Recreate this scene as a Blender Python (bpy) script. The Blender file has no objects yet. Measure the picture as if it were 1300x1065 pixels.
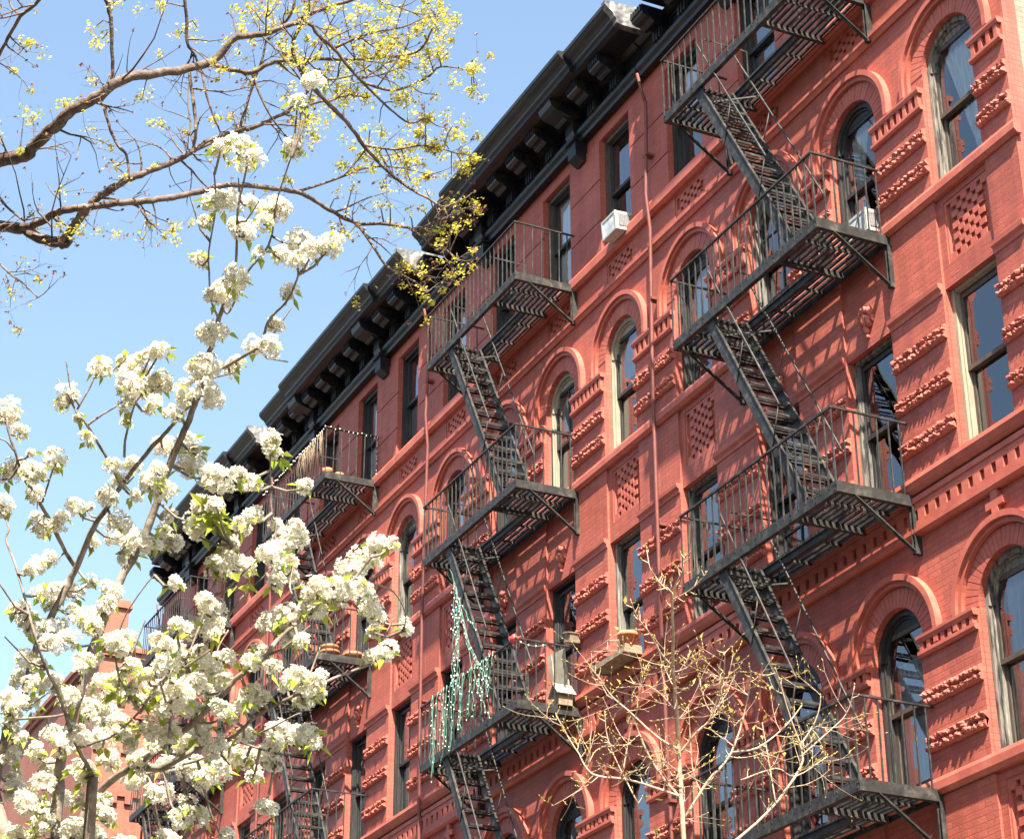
import bpy, bmesh, math, random
from mathutils import Vector, Matrix, noise

scene = bpy.context.scene
COL = scene.collection
rnd = random.Random(7)
R = math.radians
PI = math.pi

# ------------------------------------------------------------------ camera
CAM = Vector((16.02382888, -12.79148668, 1.6))
AZ, EL, RO, FPX = 0.44738174, 0.47415168, -0.00259491, 2748.059
_f = Vector((-math.cos(AZ)*math.cos(EL), math.sin(AZ)*math.cos(EL), math.sin(EL)))
_r = _f.cross(Vector((0, 0, 1))).normalized()
_u = _r.cross(_f)
RIGHT = _r*math.cos(RO) + _u*math.sin(RO)
UP = -_r*math.sin(RO) + _u*math.cos(RO)

def at(u, v, d):
    """point that stands d metres in front of the viewer in the direction (u, v)"""
    return CAM + (_f + RIGHT*((u-650)/FPX) - UP*((v-487.5)/FPX))*d

cd = bpy.data.cameras.new('camera')
cam = bpy.data.objects.new('camera', cd)
COL.objects.link(cam)
cam.matrix_world = Matrix(((RIGHT.x, UP.x, -_f.x, CAM.x), (RIGHT.y, UP.y, -_f.y, CAM.y),
                           (RIGHT.z, UP.z, -_f.z, CAM.z), (0, 0, 0, 1)))
cd.sensor_width = 36
cd.lens = FPX/1300*36
cd.shift_y = -45/1300
cd.clip_start = 0.1
cd.clip_end = 3000
scene.camera = cam

# ------------------------------------------------------------------ materials
def newmat(name):
    m = bpy.data.materials.new(name)
    m.use_nodes = True
    nt = m.node_tree
    for n in list(nt.nodes):
        nt.nodes.remove(n)
    out = nt.nodes.new('ShaderNodeOutputMaterial')
    return m, nt, out

def N(nt, t, **kw):
    n = nt.nodes.new(t)
    for k, v in kw.items():
        if k.startswith('i_'):
            n.inputs[k[2:].replace('_', ' ')].default_value = v
        else:
            setattr(n, k, v)
    return n

def L(nt, a, b):
    nt.links.new(a, b)

def principled(nt, out, col=(0.5, 0.5, 0.5), rough=0.6, metal=0.0, spec=0.5):
    p = N(nt, 'ShaderNodeBsdfPrincipled')
    p.inputs['Base Color'].default_value = (*col, 1)
    p.inputs['Roughness'].default_value = rough
    p.inputs['Metallic'].default_value = metal
    p.inputs['Specular IOR Level'].default_value = spec
    L(nt, p.outputs[0], out.inputs[0])
    return p

def ramp(nt, stops):
    r = N(nt, 'ShaderNodeValToRGB')
    e = r.color_ramp.elements
    while len(e) < len(stops):
        e.new(0.5)
    for x, (pos, c) in zip(e, stops):
        x.position = pos
        x.color = (*c, 1) if len(c) == 3 else c
    return r

def mixc(nt, fac, a, b, mode='MIX'):
    m = N(nt, 'ShaderNodeMix', data_type='RGBA', blend_type=mode)
    for sock, v in ((m.inputs[0], fac), (m.inputs[6], a), (m.inputs[7], b)):
        if hasattr(v, 'links'):
            L(nt, v, sock)
        elif isinstance(v, (int, float)):
            sock.default_value = v
        else:
            sock.default_value = (*v, 1)
    return m.outputs[2]

def math_(nt, op, a, b=None):
    m = N(nt, 'ShaderNodeMath', operation=op)
    for s, v in zip(m.inputs, (a, b)):
        if v is None:
            continue
        if hasattr(v, 'links'):
            L(nt, v, s)
        else:
            s.default_value = v
    return m.outputs[0]

def brick_mat(name, base, dark, light, mortar_mul=0.72, painted=True, bump=0.35):
    m, nt, out = newmat(name)
    p = principled(nt, out, base, 0.62, spec=0.35)
    geo = N(nt, 'ShaderNodeNewGeometry')
    sep = N(nt, 'ShaderNodeSeparateXYZ')
    L(nt, geo.outputs['Position'], sep.inputs[0])
    xy = math_(nt, 'ADD', sep.outputs[0], sep.outputs[1])
    comb = N(nt, 'ShaderNodeCombineXYZ')
    L(nt, xy, comb.inputs[0]); L(nt, sep.outputs[2], comb.inputs[1])
    # slight wobble so that courses are not ruler-straight
    wob = N(nt, 'ShaderNodeTexNoise', i_Scale=1.7, i_Detail=2.0)
    L(nt, geo.outputs['Position'], wob.inputs['Vector'])
    vm = N(nt, 'ShaderNodeVectorMath', operation='MULTIPLY_ADD')
    L(nt, wob.outputs['Color'], vm.inputs[0]); vm.inputs[1].default_value = (0.02, 0.014, 0)
    L(nt, comb.outputs[0], vm.inputs[2])
    br = N(nt, 'ShaderNodeTexBrick')
    br.offset = 0.5
    L(nt, vm.outputs[0], br.inputs['Vector'])
    br.inputs['Color1'].default_value = (0.0, 0.0, 0.0, 1)
    br.inputs['Color2'].default_value = (1, 1, 1, 1)
    br.inputs['Mortar'].default_value = (0.5, 0.5, 0.5, 1)
    br.inputs['Scale'].default_value = 1.0
    br.inputs['Mortar Size'].default_value = 0.0055
    br.inputs['Mortar Smooth'].default_value = 0.35
    br.inputs['Brick Width'].default_value = 0.215
    br.inputs['Row Height'].default_value = 0.068
    big = N(nt, 'ShaderNodeTexNoise', i_Scale=0.55, i_Detail=6.0, i_Roughness=0.62)
    L(nt, geo.outputs['Position'], big.inputs['Vector'])
    rb = ramp(nt, [(0.3, dark), (0.5, base), (0.75, light)])
    L(nt, big.outputs[0], rb.inputs[0])
    # vertical weather streaks
    mp = N(nt, 'ShaderNodeMapping')
    mp.inputs['Scale'].default_value = (7, 7, 0.45)
    L(nt, geo.outputs['Position'], mp.inputs[0])
    st = N(nt, 'ShaderNodeTexNoise', i_Scale=1.0, i_Detail=5.0)
    L(nt, mp.outputs[0], st.inputs['Vector'])
    rs = ramp(nt, [(0.38, (0.70, 0.70, 0.72)), (0.56, (1, 1, 1))])
    L(nt, st.outputs[0], rs.inputs[0])
    c1 = mixc(nt, 0.55, rb.outputs[0], rs.outputs[0], 'MULTIPLY')
    # brick to brick tone
    c2 = mixc(nt, 0.10 if painted else 0.22, c1, br.outputs[0], 'OVERLAY')
    c3 = mixc(nt, br.outputs['Fac'], c2, tuple(x*mortar_mul for x in base))
    # fine grain and paint chips
    fine = N(nt, 'ShaderNodeTexNoise', i_Scale=38.0, i_Detail=4.0)
    L(nt, geo.outputs['Position'], fine.inputs['Vector'])
    rf = ramp(nt, [(0.35, (0.80, 0.80, 0.80)), (0.6, (1.06, 1.06, 1.06))])
    L(nt, fine.outputs[0], rf.inputs[0])
    c4 = mixc(nt, 0.6, c3, rf.outputs[0], 'MULTIPLY')
    # pale dusty bloom patches
    dn = N(nt, 'ShaderNodeTexNoise', i_Scale=2.3, i_Detail=8.0, i_Roughness=0.7)
    L(nt, geo.outputs['Position'], dn.inputs['Vector'])
    rd = ramp(nt, [(0.60, (0, 0, 0)), (0.80, (0.35, 0.35, 0.35))])
    L(nt, dn.outputs[0], rd.inputs[0])
    c5 = mixc(nt, rd.outputs[0], c4, tuple(min(1, x*1.15+0.06) for x in base))
    ms = N(nt, 'ShaderNodeMapping'); ms.inputs['Scale'].default_value = (2.6, 2.6, 26)
    L(nt, geo.outputs['Position'], ms.inputs[0])
    sn = N(nt, 'ShaderNodeTexNoise', i_Scale=1.0, i_Detail=3.0, i_Roughness=0.55)
    L(nt, ms.outputs[0], sn.inputs['Vector'])
    rsn = ramp(nt, [(0.64, (1, 1, 1)), (0.70, (0.45, 0.42, 0.42))])
    L(nt, sn.outputs[0], rsn.inputs[0])
    c6 = mixc(nt, 0.75, c5, rsn.outputs[0], 'MULTIPLY')
    # soot that gathers in broad patches
    so_ = N(nt, 'ShaderNodeTexNoise', i_Scale=0.9, i_Detail=7.0, i_Roughness=0.68)
    L(nt, geo.outputs['Position'], so_.inputs['Vector'])
    rso = ramp(nt, [(0.52, (1, 1, 1)), (0.78, (0.62, 0.60, 0.62))])
    L(nt, so_.outputs[0], rso.inputs[0])
    c7 = mixc(nt, 0.8, c6, rso.outputs[0], 'MULTIPLY')
    L(nt, c7, p.inputs['Base Color'])
    h1 = math_(nt, 'MULTIPLY', br.outputs['Fac'], -1.0)
    h2 = math_(nt, 'MULTIPLY', fine.outputs[0], 0.55)
    h = math_(nt, 'ADD', h1, h2)
    bm = N(nt, 'ShaderNodeBump', i_Strength=bump, i_Distance=0.012)
    L(nt, h, bm.inputs['Height'])
    L(nt, bm.outputs[0], p.inputs['Normal'])
    return m

def noise_mat(name, stops, scale=8.0, rough=0.6, spec=0.4, bump=0.2, bdist=0.004, detail=6.0, stretch=(1, 1, 1), metal=0.0):
    m, nt, out = newmat(name)
    p = principled(nt, out, stops[0][1], rough, metal, spec)
    geo = N(nt, 'ShaderNodeNewGeometry')
    mp = N(nt, 'ShaderNodeMapping')
    mp.inputs['Scale'].default_value = stretch
    L(nt, geo.outputs['Position'], mp.inputs[0])
    n = N(nt, 'ShaderNodeTexNoise', i_Scale=scale, i_Detail=detail, i_Roughness=0.6)
    L(nt, mp.outputs[0], n.inputs['Vector'])
    r = ramp(nt, stops)
    L(nt, n.outputs[0], r.inputs[0])
    L(nt, r.outputs[0], p.inputs['Base Color'])
    if bump:
        b = N(nt, 'ShaderNodeBump', i_Strength=bump, i_Distance=bdist)
        L(nt, n.outputs[0], b.inputs['Height'])
        L(nt, b.outputs[0], p.inputs['Normal'])
    return m

RED = (0.315, 0.076, 0.053)
M = {}
M['brick'] = brick_mat('painted_brick', RED, (0.262, 0.060, 0.044), (0.365, 0.102, 0.074))
M['tan_brick'] = brick_mat('tan_brick', (0.24, 0.18, 0.13), (0.19, 0.14, 0.10), (0.29, 0.23, 0.17), 0.6, False)
M['orange_brick'] = brick_mat('orange_brick', (0.25, 0.085, 0.052), (0.21, 0.065, 0.042), (0.29, 0.11, 0.07))
M['trim'] = noise_mat('painted_stone', [(0.3, (0.262, 0.061, 0.044)), (0.52, (0.32, 0.080, 0.056)), (0.75, (0.375, 0.115, 0.084))], 5, 0.58, 0.35, 0.35, 0.006, 8)
M['pipe'] = noise_mat('pipe_paint_shaded', [(0.3, (0.10, 0.028, 0.022)), (0.7, (0.15, 0.042, 0.034))], 6, 0.6, 0.3, 0.2)  # facade red made darker: the shade on the pipe is in the colour
M['carved'] = noise_mat('painted_carving', [(0.3, (0.26, 0.064, 0.047)), (0.6, (0.34, 0.098, 0.072)), (0.8, (0.40, 0.145, 0.11))], 30, 0.62, 0.3, 0.8, 0.012, 6)
M['cornice'] = noise_mat('cornice_paint', [(0.30, (0.004, 0.006, 0.010)), (0.50, (0.006, 0.007, 0.011)), (0.60, (0.016, 0.012, 0.008)), (0.80, (0.036, 0.028, 0.019))], 3.4, 0.38, 0.36, 0.6, 0.012, 10, (0.4, 1.6, 1.6))  # blue in the black is painted sky sheen, brown is weathering
M['flashing'] = noise_mat('grey_sheet_metal', [(0.35, (0.03, 0.03, 0.032)), (0.48, (0.10, 0.10, 0.10)), (0.66, (0.17, 0.17, 0.165))], 3.2, 0.5, 0.5, 0.8, 0.12, 2, metal=0.2)
M['iron'] = noise_mat('black_iron_paint', [(0.30, (0.010, 0.010, 0.010)), (0.50, (0.022, 0.0215, 0.021)), (0.63, (0.046, 0.043, 0.040)), (0.80, (0.15, 0.105, 0.075))], 9, 0.55, 0.25, 0.35, 0.003, 8)
M['frame_black'] = noise_mat('black_frame_paint', [(0.4, (0.012, 0.012, 0.013)), (0.62, (0.022, 0.021, 0.020)), (0.78, (0.09, 0.085, 0.075))], 9, 0.5, 0.4, 0.4, 0.003, 8, (4, 4, 0.6))
M['frame_cream'] = noise_mat('cream_frame_paint', [(0.25, (0.10, 0.085, 0.065)), (0.42, (0.20, 0.172, 0.128)), (0.8, (0.28, 0.245, 0.185))], 6, 0.55, 0.4, 0.4, 0.003, 8, (4, 4, 0.7))
M['frame_peel'] = noise_mat('peeling_frame_paint', [(0.40, (0.030, 0.029, 0.028)), (0.50, (0.12, 0.11, 0.095)), (0.60, (0.14, 0.13, 0.115)), (0.70, (0.28, 0.25, 0.20))], 6, 0.6, 0.35, 0.6, 0.004, 10, (4, 4, 0.6))
M['frame_brown'] = noise_mat('brown_frame_paint', [(0.35, (0.040, 0.030, 0.024)), (0.65, (0.075, 0.058, 0.045))], 9, 0.5, 0.4, 0.3, 0.003, 6, (3, 3, 0.7))
M['interior'] = noise_mat('dim_room', [(0.3, (0.018, 0.020, 0.026)), (0.7, (0.030, 0.031, 0.036))], 1.0, 0.9, 0.1, 0)
M['bark_pear'] = noise_mat('pear_bark', [(0.3, (0.080, 0.062, 0.048)), (0.5, (0.17, 0.138, 0.112)), (0.75, (0.27, 0.235, 0.20))], 34, 0.85, 0.2, 0.9, 0.006, 8)
M['bark_maple'] = noise_mat('maple_bark', [(0.3, (0.050, 0.034, 0.028)), (0.5, (0.115, 0.082, 0.068)), (0.78, (0.24, 0.19, 0.16))], 30, 0.85, 0.2, 1.0, 0.01, 8, (1, 1, 1))
M['bark_sapling'] = noise_mat('sapling_bark', [(0.3, (0.26, 0.16, 0.11)), (0.55, (0.40, 0.29, 0.21)), (0.8, (0.50, 0.40, 0.30))], 40, 0.8, 0.25, 0.5, 0.003, 6)
M['terracotta'] = noise_mat('terracotta', [(0.3, (0.42, 0.13, 0.06)), (0.7, (0.55, 0.20, 0.10))], 16, 0.8, 0.2, 0.2)
M['clay'] = noise_mat('brown_clay', [(0.3, (0.25, 0.10, 0.045)), (0.7, (0.40, 0.19, 0.10))], 18, 0.7, 0.3, 0.2)
M['wood'] = noise_mat('weathered_wood', [(0.3, (0.10, 0.075, 0.05)), (0.55, (0.22, 0.17, 0.12)), (0.8, (0.33, 0.27, 0.20))], 10, 0.8, 0.2, 0.6, 0.004, 8, (1, 1, 6))
M['ply'] = noise_mat('grey_board', [(0.3, (0.20, 0.18, 0.14)), (0.7, (0.34, 0.31, 0.25))], 7, 0.8, 0.2, 0.3, 0.003, 6)
M['white_plastic'] = noise_mat('white_plastic', [(0.3, (0.24, 0.23, 0.21)), (0.6, (0.38, 0.375, 0.36))], 5, 0.45, 0.5, 0.05)
M['fin'] = noise_mat('pale_fins', [(0.3, (0.26, 0.29, 0.33)), (0.7, (0.50, 0.53, 0.56))], 6, 0.5, 0.5, 0.1)
M['grille'] = noise_mat('grey_grille', [(0.3, (0.10, 0.10, 0.11)), (0.7, (0.20, 0.20, 0.21))], 20, 0.5, 0.5, 0.1)
M['wire_green'] = noise_mat('green_wire', [(0.3, (0.05, 0.15, 0.11)), (0.7, (0.12, 0.27, 0.20))], 20, 0.5, 0.4, 0)
M['wire_dark'] = noise_mat('dark_wire', [(0.3, (0.012, 0.02, 0.015)), (0.7, (0.03, 0.045, 0.03))], 20, 0.5, 0.4, 0)
M['bulb_white'] = noise_mat('pale_bulb', [(0.3, (0.60, 0.66, 0.60)), (0.7, (0.82, 0.84, 0.78))], 20, 0.25, 0.6, 0)
M['bulb_teal'] = noise_mat('teal_bulb', [(0.3, (0.02, 0.32, 0.34)), (0.7, (0.03, 0.16, 0.45))], 2.6, 0.25, 0.6, 0)
M['red_plastic'] = noise_mat('red_plastic', [(0.3, (0.55, 0.03, 0.03)), (0.7, (0.65, 0.06, 0.05))], 20, 0.35, 0.5, 0)
M['asphalt'] = noise_mat('asphalt', [(0.3, (0.038, 0.038, 0.04)), (0.7, (0.065, 0.063, 0.06))], 12, 0.9, 0.2, 0.4, 0.004, 8)
M['pavement'] = noise_mat('concrete_paving', [(0.3, (0.13, 0.125, 0.115)), (0.7, (0.20, 0.19, 0.175))], 5, 0.85, 0.2, 0.3, 0.003, 8)
M['white_paint'] = noise_mat('road_paint', [(0.3, (0.55, 0.55, 0.53)), (0.7, (0.78, 0.78, 0.76))], 14, 0.7, 0.3, 0.1)
M['roofing'] = noise_mat('roof_felt', [(0.3, (0.12, 0.12, 0.12)), (0.7, (0.2, 0.2, 0.2))], 3, 0.9, 0.1, 0.1)

def cloth_mat(name, col, trans=0.35):
    m, nt, out = newmat(name)
    d = N(nt, 'ShaderNodeBsdfDiffuse'); d.inputs[0].default_value = (*col, 1)
    t = N(nt, 'ShaderNodeBsdfTranslucent'); t.inputs[0].default_value = (*col, 1)
    geo = N(nt, 'ShaderNodeNewGeometry')
    mp = N(nt, 'ShaderNodeMapping'); mp.inputs['Scale'].default_value = (30, 30, 0.7)
    L(nt, geo.outputs['Position'], mp.inputs[0])
    n = N(nt, 'ShaderNodeTexNoise', i_Scale=1.0, i_Detail=3.0)
    L(nt, mp.outputs[0], n.inputs['Vector'])
    r = ramp(nt, [(0.3, tuple(c*0.72 for c in col)), (0.65, col)])
    L(nt, n.outputs[0], r.inputs[0])
    L(nt, r.outputs[0], d.inputs[0]); L(nt, r.outputs[0], t.inputs[0])
    mx = N(nt, 'ShaderNodeMixShader'); mx.inputs[0].default_value = trans
    L(nt, d.outputs[0], mx.inputs[1]); L(nt, t.outputs[0], mx.inputs[2])
    L(nt, mx.outputs[0], out.inputs[0])
    return m

M['curtain'] = cloth_mat('white_curtain', (0.92, 0.92, 0.90), 0.3)
M['shade'] = cloth_mat('beige_shade', (0.55, 0.50, 0.42), 0.2)
M['blind'] = cloth_mat('blind_slats', (0.62, 0.64, 0.64), 0.15)

def leaf_mat(name, a, b, trans, scale=9.0, rough=0.5):
    m, nt, out = newmat(name)
    geo = N(nt, 'ShaderNodeNewGeometry')
    n = N(nt, 'ShaderNodeTexNoise', i_Scale=scale, i_Detail=3.0)
    L(nt, geo.outputs['Position'], n.inputs['Vector'])
    r = ramp(nt, [(0.32, a), (0.68, b)])
    L(nt, n.outputs[0], r.inputs[0])
    p = N(nt, 'ShaderNodeBsdfPrincipled')
    p.inputs['Roughness'].default_value = rough
    p.inputs['Specular IOR Level'].default_value = 0.3
    t = N(nt, 'ShaderNodeBsdfTranslucent')
    L(nt, r.outputs[0], p.inputs['Base Color']); L(nt, r.outputs[0], t.inputs[0])
    mx = N(nt, 'ShaderNodeMixShader'); mx.inputs[0].default_value = trans
    L(nt, p.outputs[0], mx.inputs[1]); L(nt, t.outputs[0], mx.inputs[2])
    L(nt, mx.outputs[0], out.inputs[0])
    return m

M['petal'] = leaf_mat('white_petal', (0.70, 0.67, 0.55), (0.78, 0.76, 0.67), 0.52, 14)
M['stamen'] = leaf_mat('blossom_heart', (0.42, 0.42, 0.14), (0.34, 0.20, 0.11), 0.2, 40)
M['leaf'] = leaf_mat('young_leaf', (0.24, 0.33, 0.035), (0.40, 0.42, 0.07), 0.5, 12)
M['bud'] = leaf_mat('maple_flower', (0.46, 0.43, 0.05), (0.58, 0.52, 0.10), 0.5, 10)
M['bract'] = leaf_mat('maple_bract', (0.16, 0.06, 0.045), (0.30, 0.13, 0.08), 0.25, 20)
M['sapbud'] = leaf_mat('sapling_bud', (0.34, 0.31, 0.06), (0.50, 0.38, 0.12), 0.35, 20)

def glass_mat():
    m, nt, out = newmat('window_glass')
    geo = N(nt, 'ShaderNodeNewGeometry')
    n = N(nt, 'ShaderNodeTexNoise', i_Scale=1.6, i_Detail=1.0)
    L(nt, geo.outputs['Position'], n.inputs['Vector'])
    b = N(nt, 'ShaderNodeBump', i_Strength=0.30, i_Distance=0.02)
    L(nt, n.outputs[0], b.inputs['Height'])
    g = N(nt, 'ShaderNodeBsdfGlossy'); g.inputs['Roughness'].default_value = 0.015
    g.inputs[0].default_value = (0.92, 0.96, 1.0, 1)
    L(nt, b.outputs[0], g.inputs['Normal'])
    t = N(nt, 'ShaderNodeBsdfTransparent'); t.inputs[0].default_value = (0.93, 0.96, 0.97, 1)
    fr = N(nt, 'ShaderNodeFresnel'); fr.inputs[0].default_value = 1.62
    L(nt, b.outputs[0], fr.inputs['Normal'])
    fac = math_(nt, 'MULTIPLY', fr.outputs[0], 1.75)
    fac2 = math_(nt, 'ADD', fac, 0.02)
    mx = N(nt, 'ShaderNodeMixShader')
    L(nt, fac2, mx.inputs[0])
    L(nt, t.outputs[0], mx.inputs[1]); L(nt, g.outputs[0], mx.inputs[2])
    L(nt, mx.outputs[0], out.inputs[0])
    return m
M['glass'] = glass_mat()

# ------------------------------------------------------------------ mesh helpers
class MB:
    def __init__(s):
        s.v = []; s.f = []; s.sm = []
    def quad(s, *p, smooth=False):
        i = len(s.v); s.v += [tuple(q) for q in p]
        s.f.append(tuple(range(i, i+len(p)))); s.sm.append(smooth)
    def box(s, x0, x1, y0, y1, z0, z1):
        i = len(s.v)
        s.v += [(x, y, z) for x in (x0, x1) for y in (y0, y1) for z in (z0, z1)]
        for f in ((0, 1, 3, 2), (4, 6, 7, 5), (0, 4, 5, 1), (2, 3, 7, 6), (0, 2, 6, 4), (1, 5, 7, 3)):
            s.f.append(tuple(i+k for k in f)); s.sm.append(False)
    def obox(s, c, ax, ay, az):
        """oriented box, centre c, half-axes ax ay az"""
        c, ax, ay, az = map(Vector, (c, ax, ay, az))
        i = len(s.v)
        for a in (-1, 1):
            for b in (-1, 1):
                for d in (-1, 1):
                    s.v.append(tuple(c+ax*a+ay*b+az*d))
        for f in ((0, 1, 3, 2), (4, 6, 7, 5), (0, 4, 5, 1), (2, 3, 7, 6), (0, 2, 6, 4), (1, 5, 7, 3)):
            s.f.append(tuple(i+k for k in f)); s.sm.append(False)
    def bar(s, p, q, w, h, side=(0, 1, 0)):
        """flat bar from p to q: w across 'side', h across the third axis"""
        p, q = Vector(p), Vector(q); d = (q-p)
        l = d.length; d.normalize()
        sd = Vector(side); sd = (sd - d*sd.dot(d)).normalized(); t = d.cross(sd)
        s.obox((p+q)/2, d*l/2, sd*w/2, t*h/2)
    def tube(s, pts, rad, n=5, cap=True, smooth=True):
        pts = [Vector(p) for p in pts]
        if not hasattr(rad, '__len__'):
            rad = [rad]*len(pts)
        ref = None; rings = []
        for k, p in enumerate(pts):
            d = (pts[min(k+1, len(pts)-1)] - pts[max(k-1, 0)])
            if d.length < 1e-9: d = Vector((0, 0, 1))
            d.normalize()
            if ref is None:
                ref = d.orthogonal().normalized()
            ref = (ref - d*ref.dot(d))
            ref = ref.normalized() if ref.length > 1e-6 else d.orthogonal().normalized()
            b = d.cross(ref)
            i = len(s.v)
            for j in range(n):
                a = 2*PI*j/n
                s.v.append(tuple(p + (ref*math.cos(a)+b*math.sin(a))*rad[k]))
            rings.append(i)
        for a, b in zip(rings, rings[1:]):
            for j in range(n):
                s.f.append((a+j, a+(j+1) % n, b+(j+1) % n, b+j)); s.sm.append(smooth)
        if cap:
            s.f.append(tuple(rings[0]+j for j in reversed(range(n)))); s.sm.append(False)
            s.f.append(tuple(rings[-1]+j for j in range(n))); s.sm.append(False)
    def extrude_x(s, prof, x0, x1, caps=True):
        """profile of (y, z) points swept along x"""
        n = len(prof); i = len(s.v)
        s.v += [(x0, y, z) for y, z in prof] + [(x1, y, z) for y, z in prof]
        for k in range(n):
            s.f.append((i+k, i+(k+1) % n, i+n+(k+1) % n, i+n+k)); s.sm.append(False)
        if caps:
            s.f.append(tuple(i+k for k in reversed(range(n)))); s.sm.append(False)
            s.f.append(tuple(i+n+k for k in range(n))); s.sm.append(False)
    def extrude_y(s, prof, y0, y1):
        """profile of (x, z) points swept along y"""
        n = len(prof); i = len(s.v)
        s.v += [(x, y0, z) for x, z in prof] + [(x, y1, z) for x, z in prof]
        for k in range(n):
            s.f.append((i+k, i+(k+1) % n, i+n+(k+1) % n, i+n+k)); s.sm.append(False)
        s.f.append(tuple(i+k for k in range(n))); s.sm.append(False)
        s.f.append(tuple(i+n+k for k in reversed(range(n)))); s.sm.append(False)
    def ring(s, cx, cz, r0, r1, y0, y1, a0=0, a1=PI, n=24):
        """arch band between radii r0<r1, depth y0..y1, swept over an angle"""
        i = len(s.v)
        for k in range(n+1):
            a = a0+(a1-a0)*k/n
            c, d = math.cos(a), math.sin(a)
            s.v += [(cx+r0*c, y0, cz+r0*d), (cx+r1*c, y0, cz+r1*d), (cx+r1*c, y1, cz+r1*d), (cx+r0*c, y1, cz+r0*d)]
        for k in range(n):
            a, b = i+4*k, i+4*k+4
            for j in range(4):
                s.f.append((a+j, a+(j+1) % 4, b+(j+1) % 4, b+j)); s.sm.append(False)
        s.f.append((i, i+3, i+2, i+1)); s.sm.append(False)
        e = i+4*n
        s.f.append((e, e+1, e+2, e+3)); s.sm.append(False)
    def lathe(s, c, prof, n=16):
        c = Vector(c); i = len(s.v); m = len(prof)
        for k in range(n):
            a = 2*PI*k/n
            for r, z in prof:
                s.v.append((c.x+r*math.cos(a), c.y+r*math.sin(a), c.z+z))
        for k in range(n):
            for j in range(m-1):
                a, b = i+k*m+j, i+((k+1) % n)*m+j
                s.f.append((a, b, b+1, a+1)); s.sm.append(True)
    def mesh(s, name, origin=(0, 0, 0), recalc=True):
        me = bpy.data.meshes.new(name)
        o = Vector(origin)
        me.from_pydata([tuple(Vector(p)-o) for p in s.v], [], s.f)
        me.polygons.foreach_set('use_smooth', s.sm)
        if recalc:
            bm = bmesh.new(); bm.from_mesh(me)
            bmesh.ops.recalc_face_normals(bm, faces=bm.faces)
            bm.to_mesh(me); bm.free()
        me.update()
        return me

ROOTLOC = {}
def link(name, me, mat, parent=None, loc=None):
    o = bpy.data.objects.new(name, me)
    COL.objects.link(o)
    if mat is not None and len(me.materials) == 0:
        me.materials.append(mat)
    if mat is not None and me.materials[0] != mat:
        o.material_slots[0].link = 'OBJECT'
        o.material_slots[0].material = mat
    if parent is not None:
        o.parent = parent
    if loc is not None:
        o.location = loc
    return o

def obj(name, mb, mat, parent=None, origin=(0, 0, 0)):
    """link a mesh built in the coordinates of its root thing"""
    return link(name, mb.mesh(name, origin), M[mat] if isinstance(mat, str) else mat, parent)

def tag(o, label=None, cat=None, group=None, kind=None):
    if label: o['label'] = label
    if cat: o['category'] = cat
    if group: o['group'] = group
    if kind: o['kind'] = kind
    return o

def thing(name, label, cat, loc=(0, 0, 0), group=None):
    o = bpy.data.objects.new(name, None)
    o.empty_display_size = 0.3
    COL.objects.link(o)
    o.location = loc
    return tag(o, label, cat, group)

def copy_tree(o, parent=None):
    c = o.copy(); COL.objects.link(c)
    c.parent = parent
    for ch in list(o.children):
        copy_tree(ch, c)
    return c

# ------------------------------------------------------------------ facade grid (one house; x=0 is the left jamb of column A)
W = 7.6
XL, XR = -6.155, 1.445
COLS = {'A': (0.0, 0.91), 'B': (-1.865, -0.955), 'C': (-3.745, -2.835), 'D': (-5.625, -4.715)}
RECT = {5: (17.47, 19.41), 3: (11.06, 12.96), 1: (4.6, 6.6)}
ARCH = {4: (14.22, 15.73), 2: (7.87, 9.38)}
PIERS = [(XL+0.004, -5.625), (-4.715, -3.745), (-2.835, -1.865), (-0.955, 0.0), (0.91, XR-0.004)]
ROOF = 20.42
RA = 0.455

holes = []           # l, r, b, t(spring for arch), arch?, depth, closed
for cn, (l, r) in COLS.items():
    for fl, (b, t) in RECT.items():
        holes.append((l, r, b, t, False, 0.30, False))
    for fl, (b, t) in ARCH.items():
        holes.append((l, r, b, t, True, 0.30, False))
PANELS = []
for cn, (l, r) in COLS.items():
    PANELS.append((l+0.10, r-0.04, 16.91, 17.23))
    if cn in 'AD':
        PANELS.append((l+0.11, r-0.04, 13.22, 13.97))
        PANELS.append((l+0.11, r-0.04, 6.87, 7.60))
for l, r, b, t in PANELS:
    holes.append((l, r, b, t, False, 0.045, True))

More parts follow.
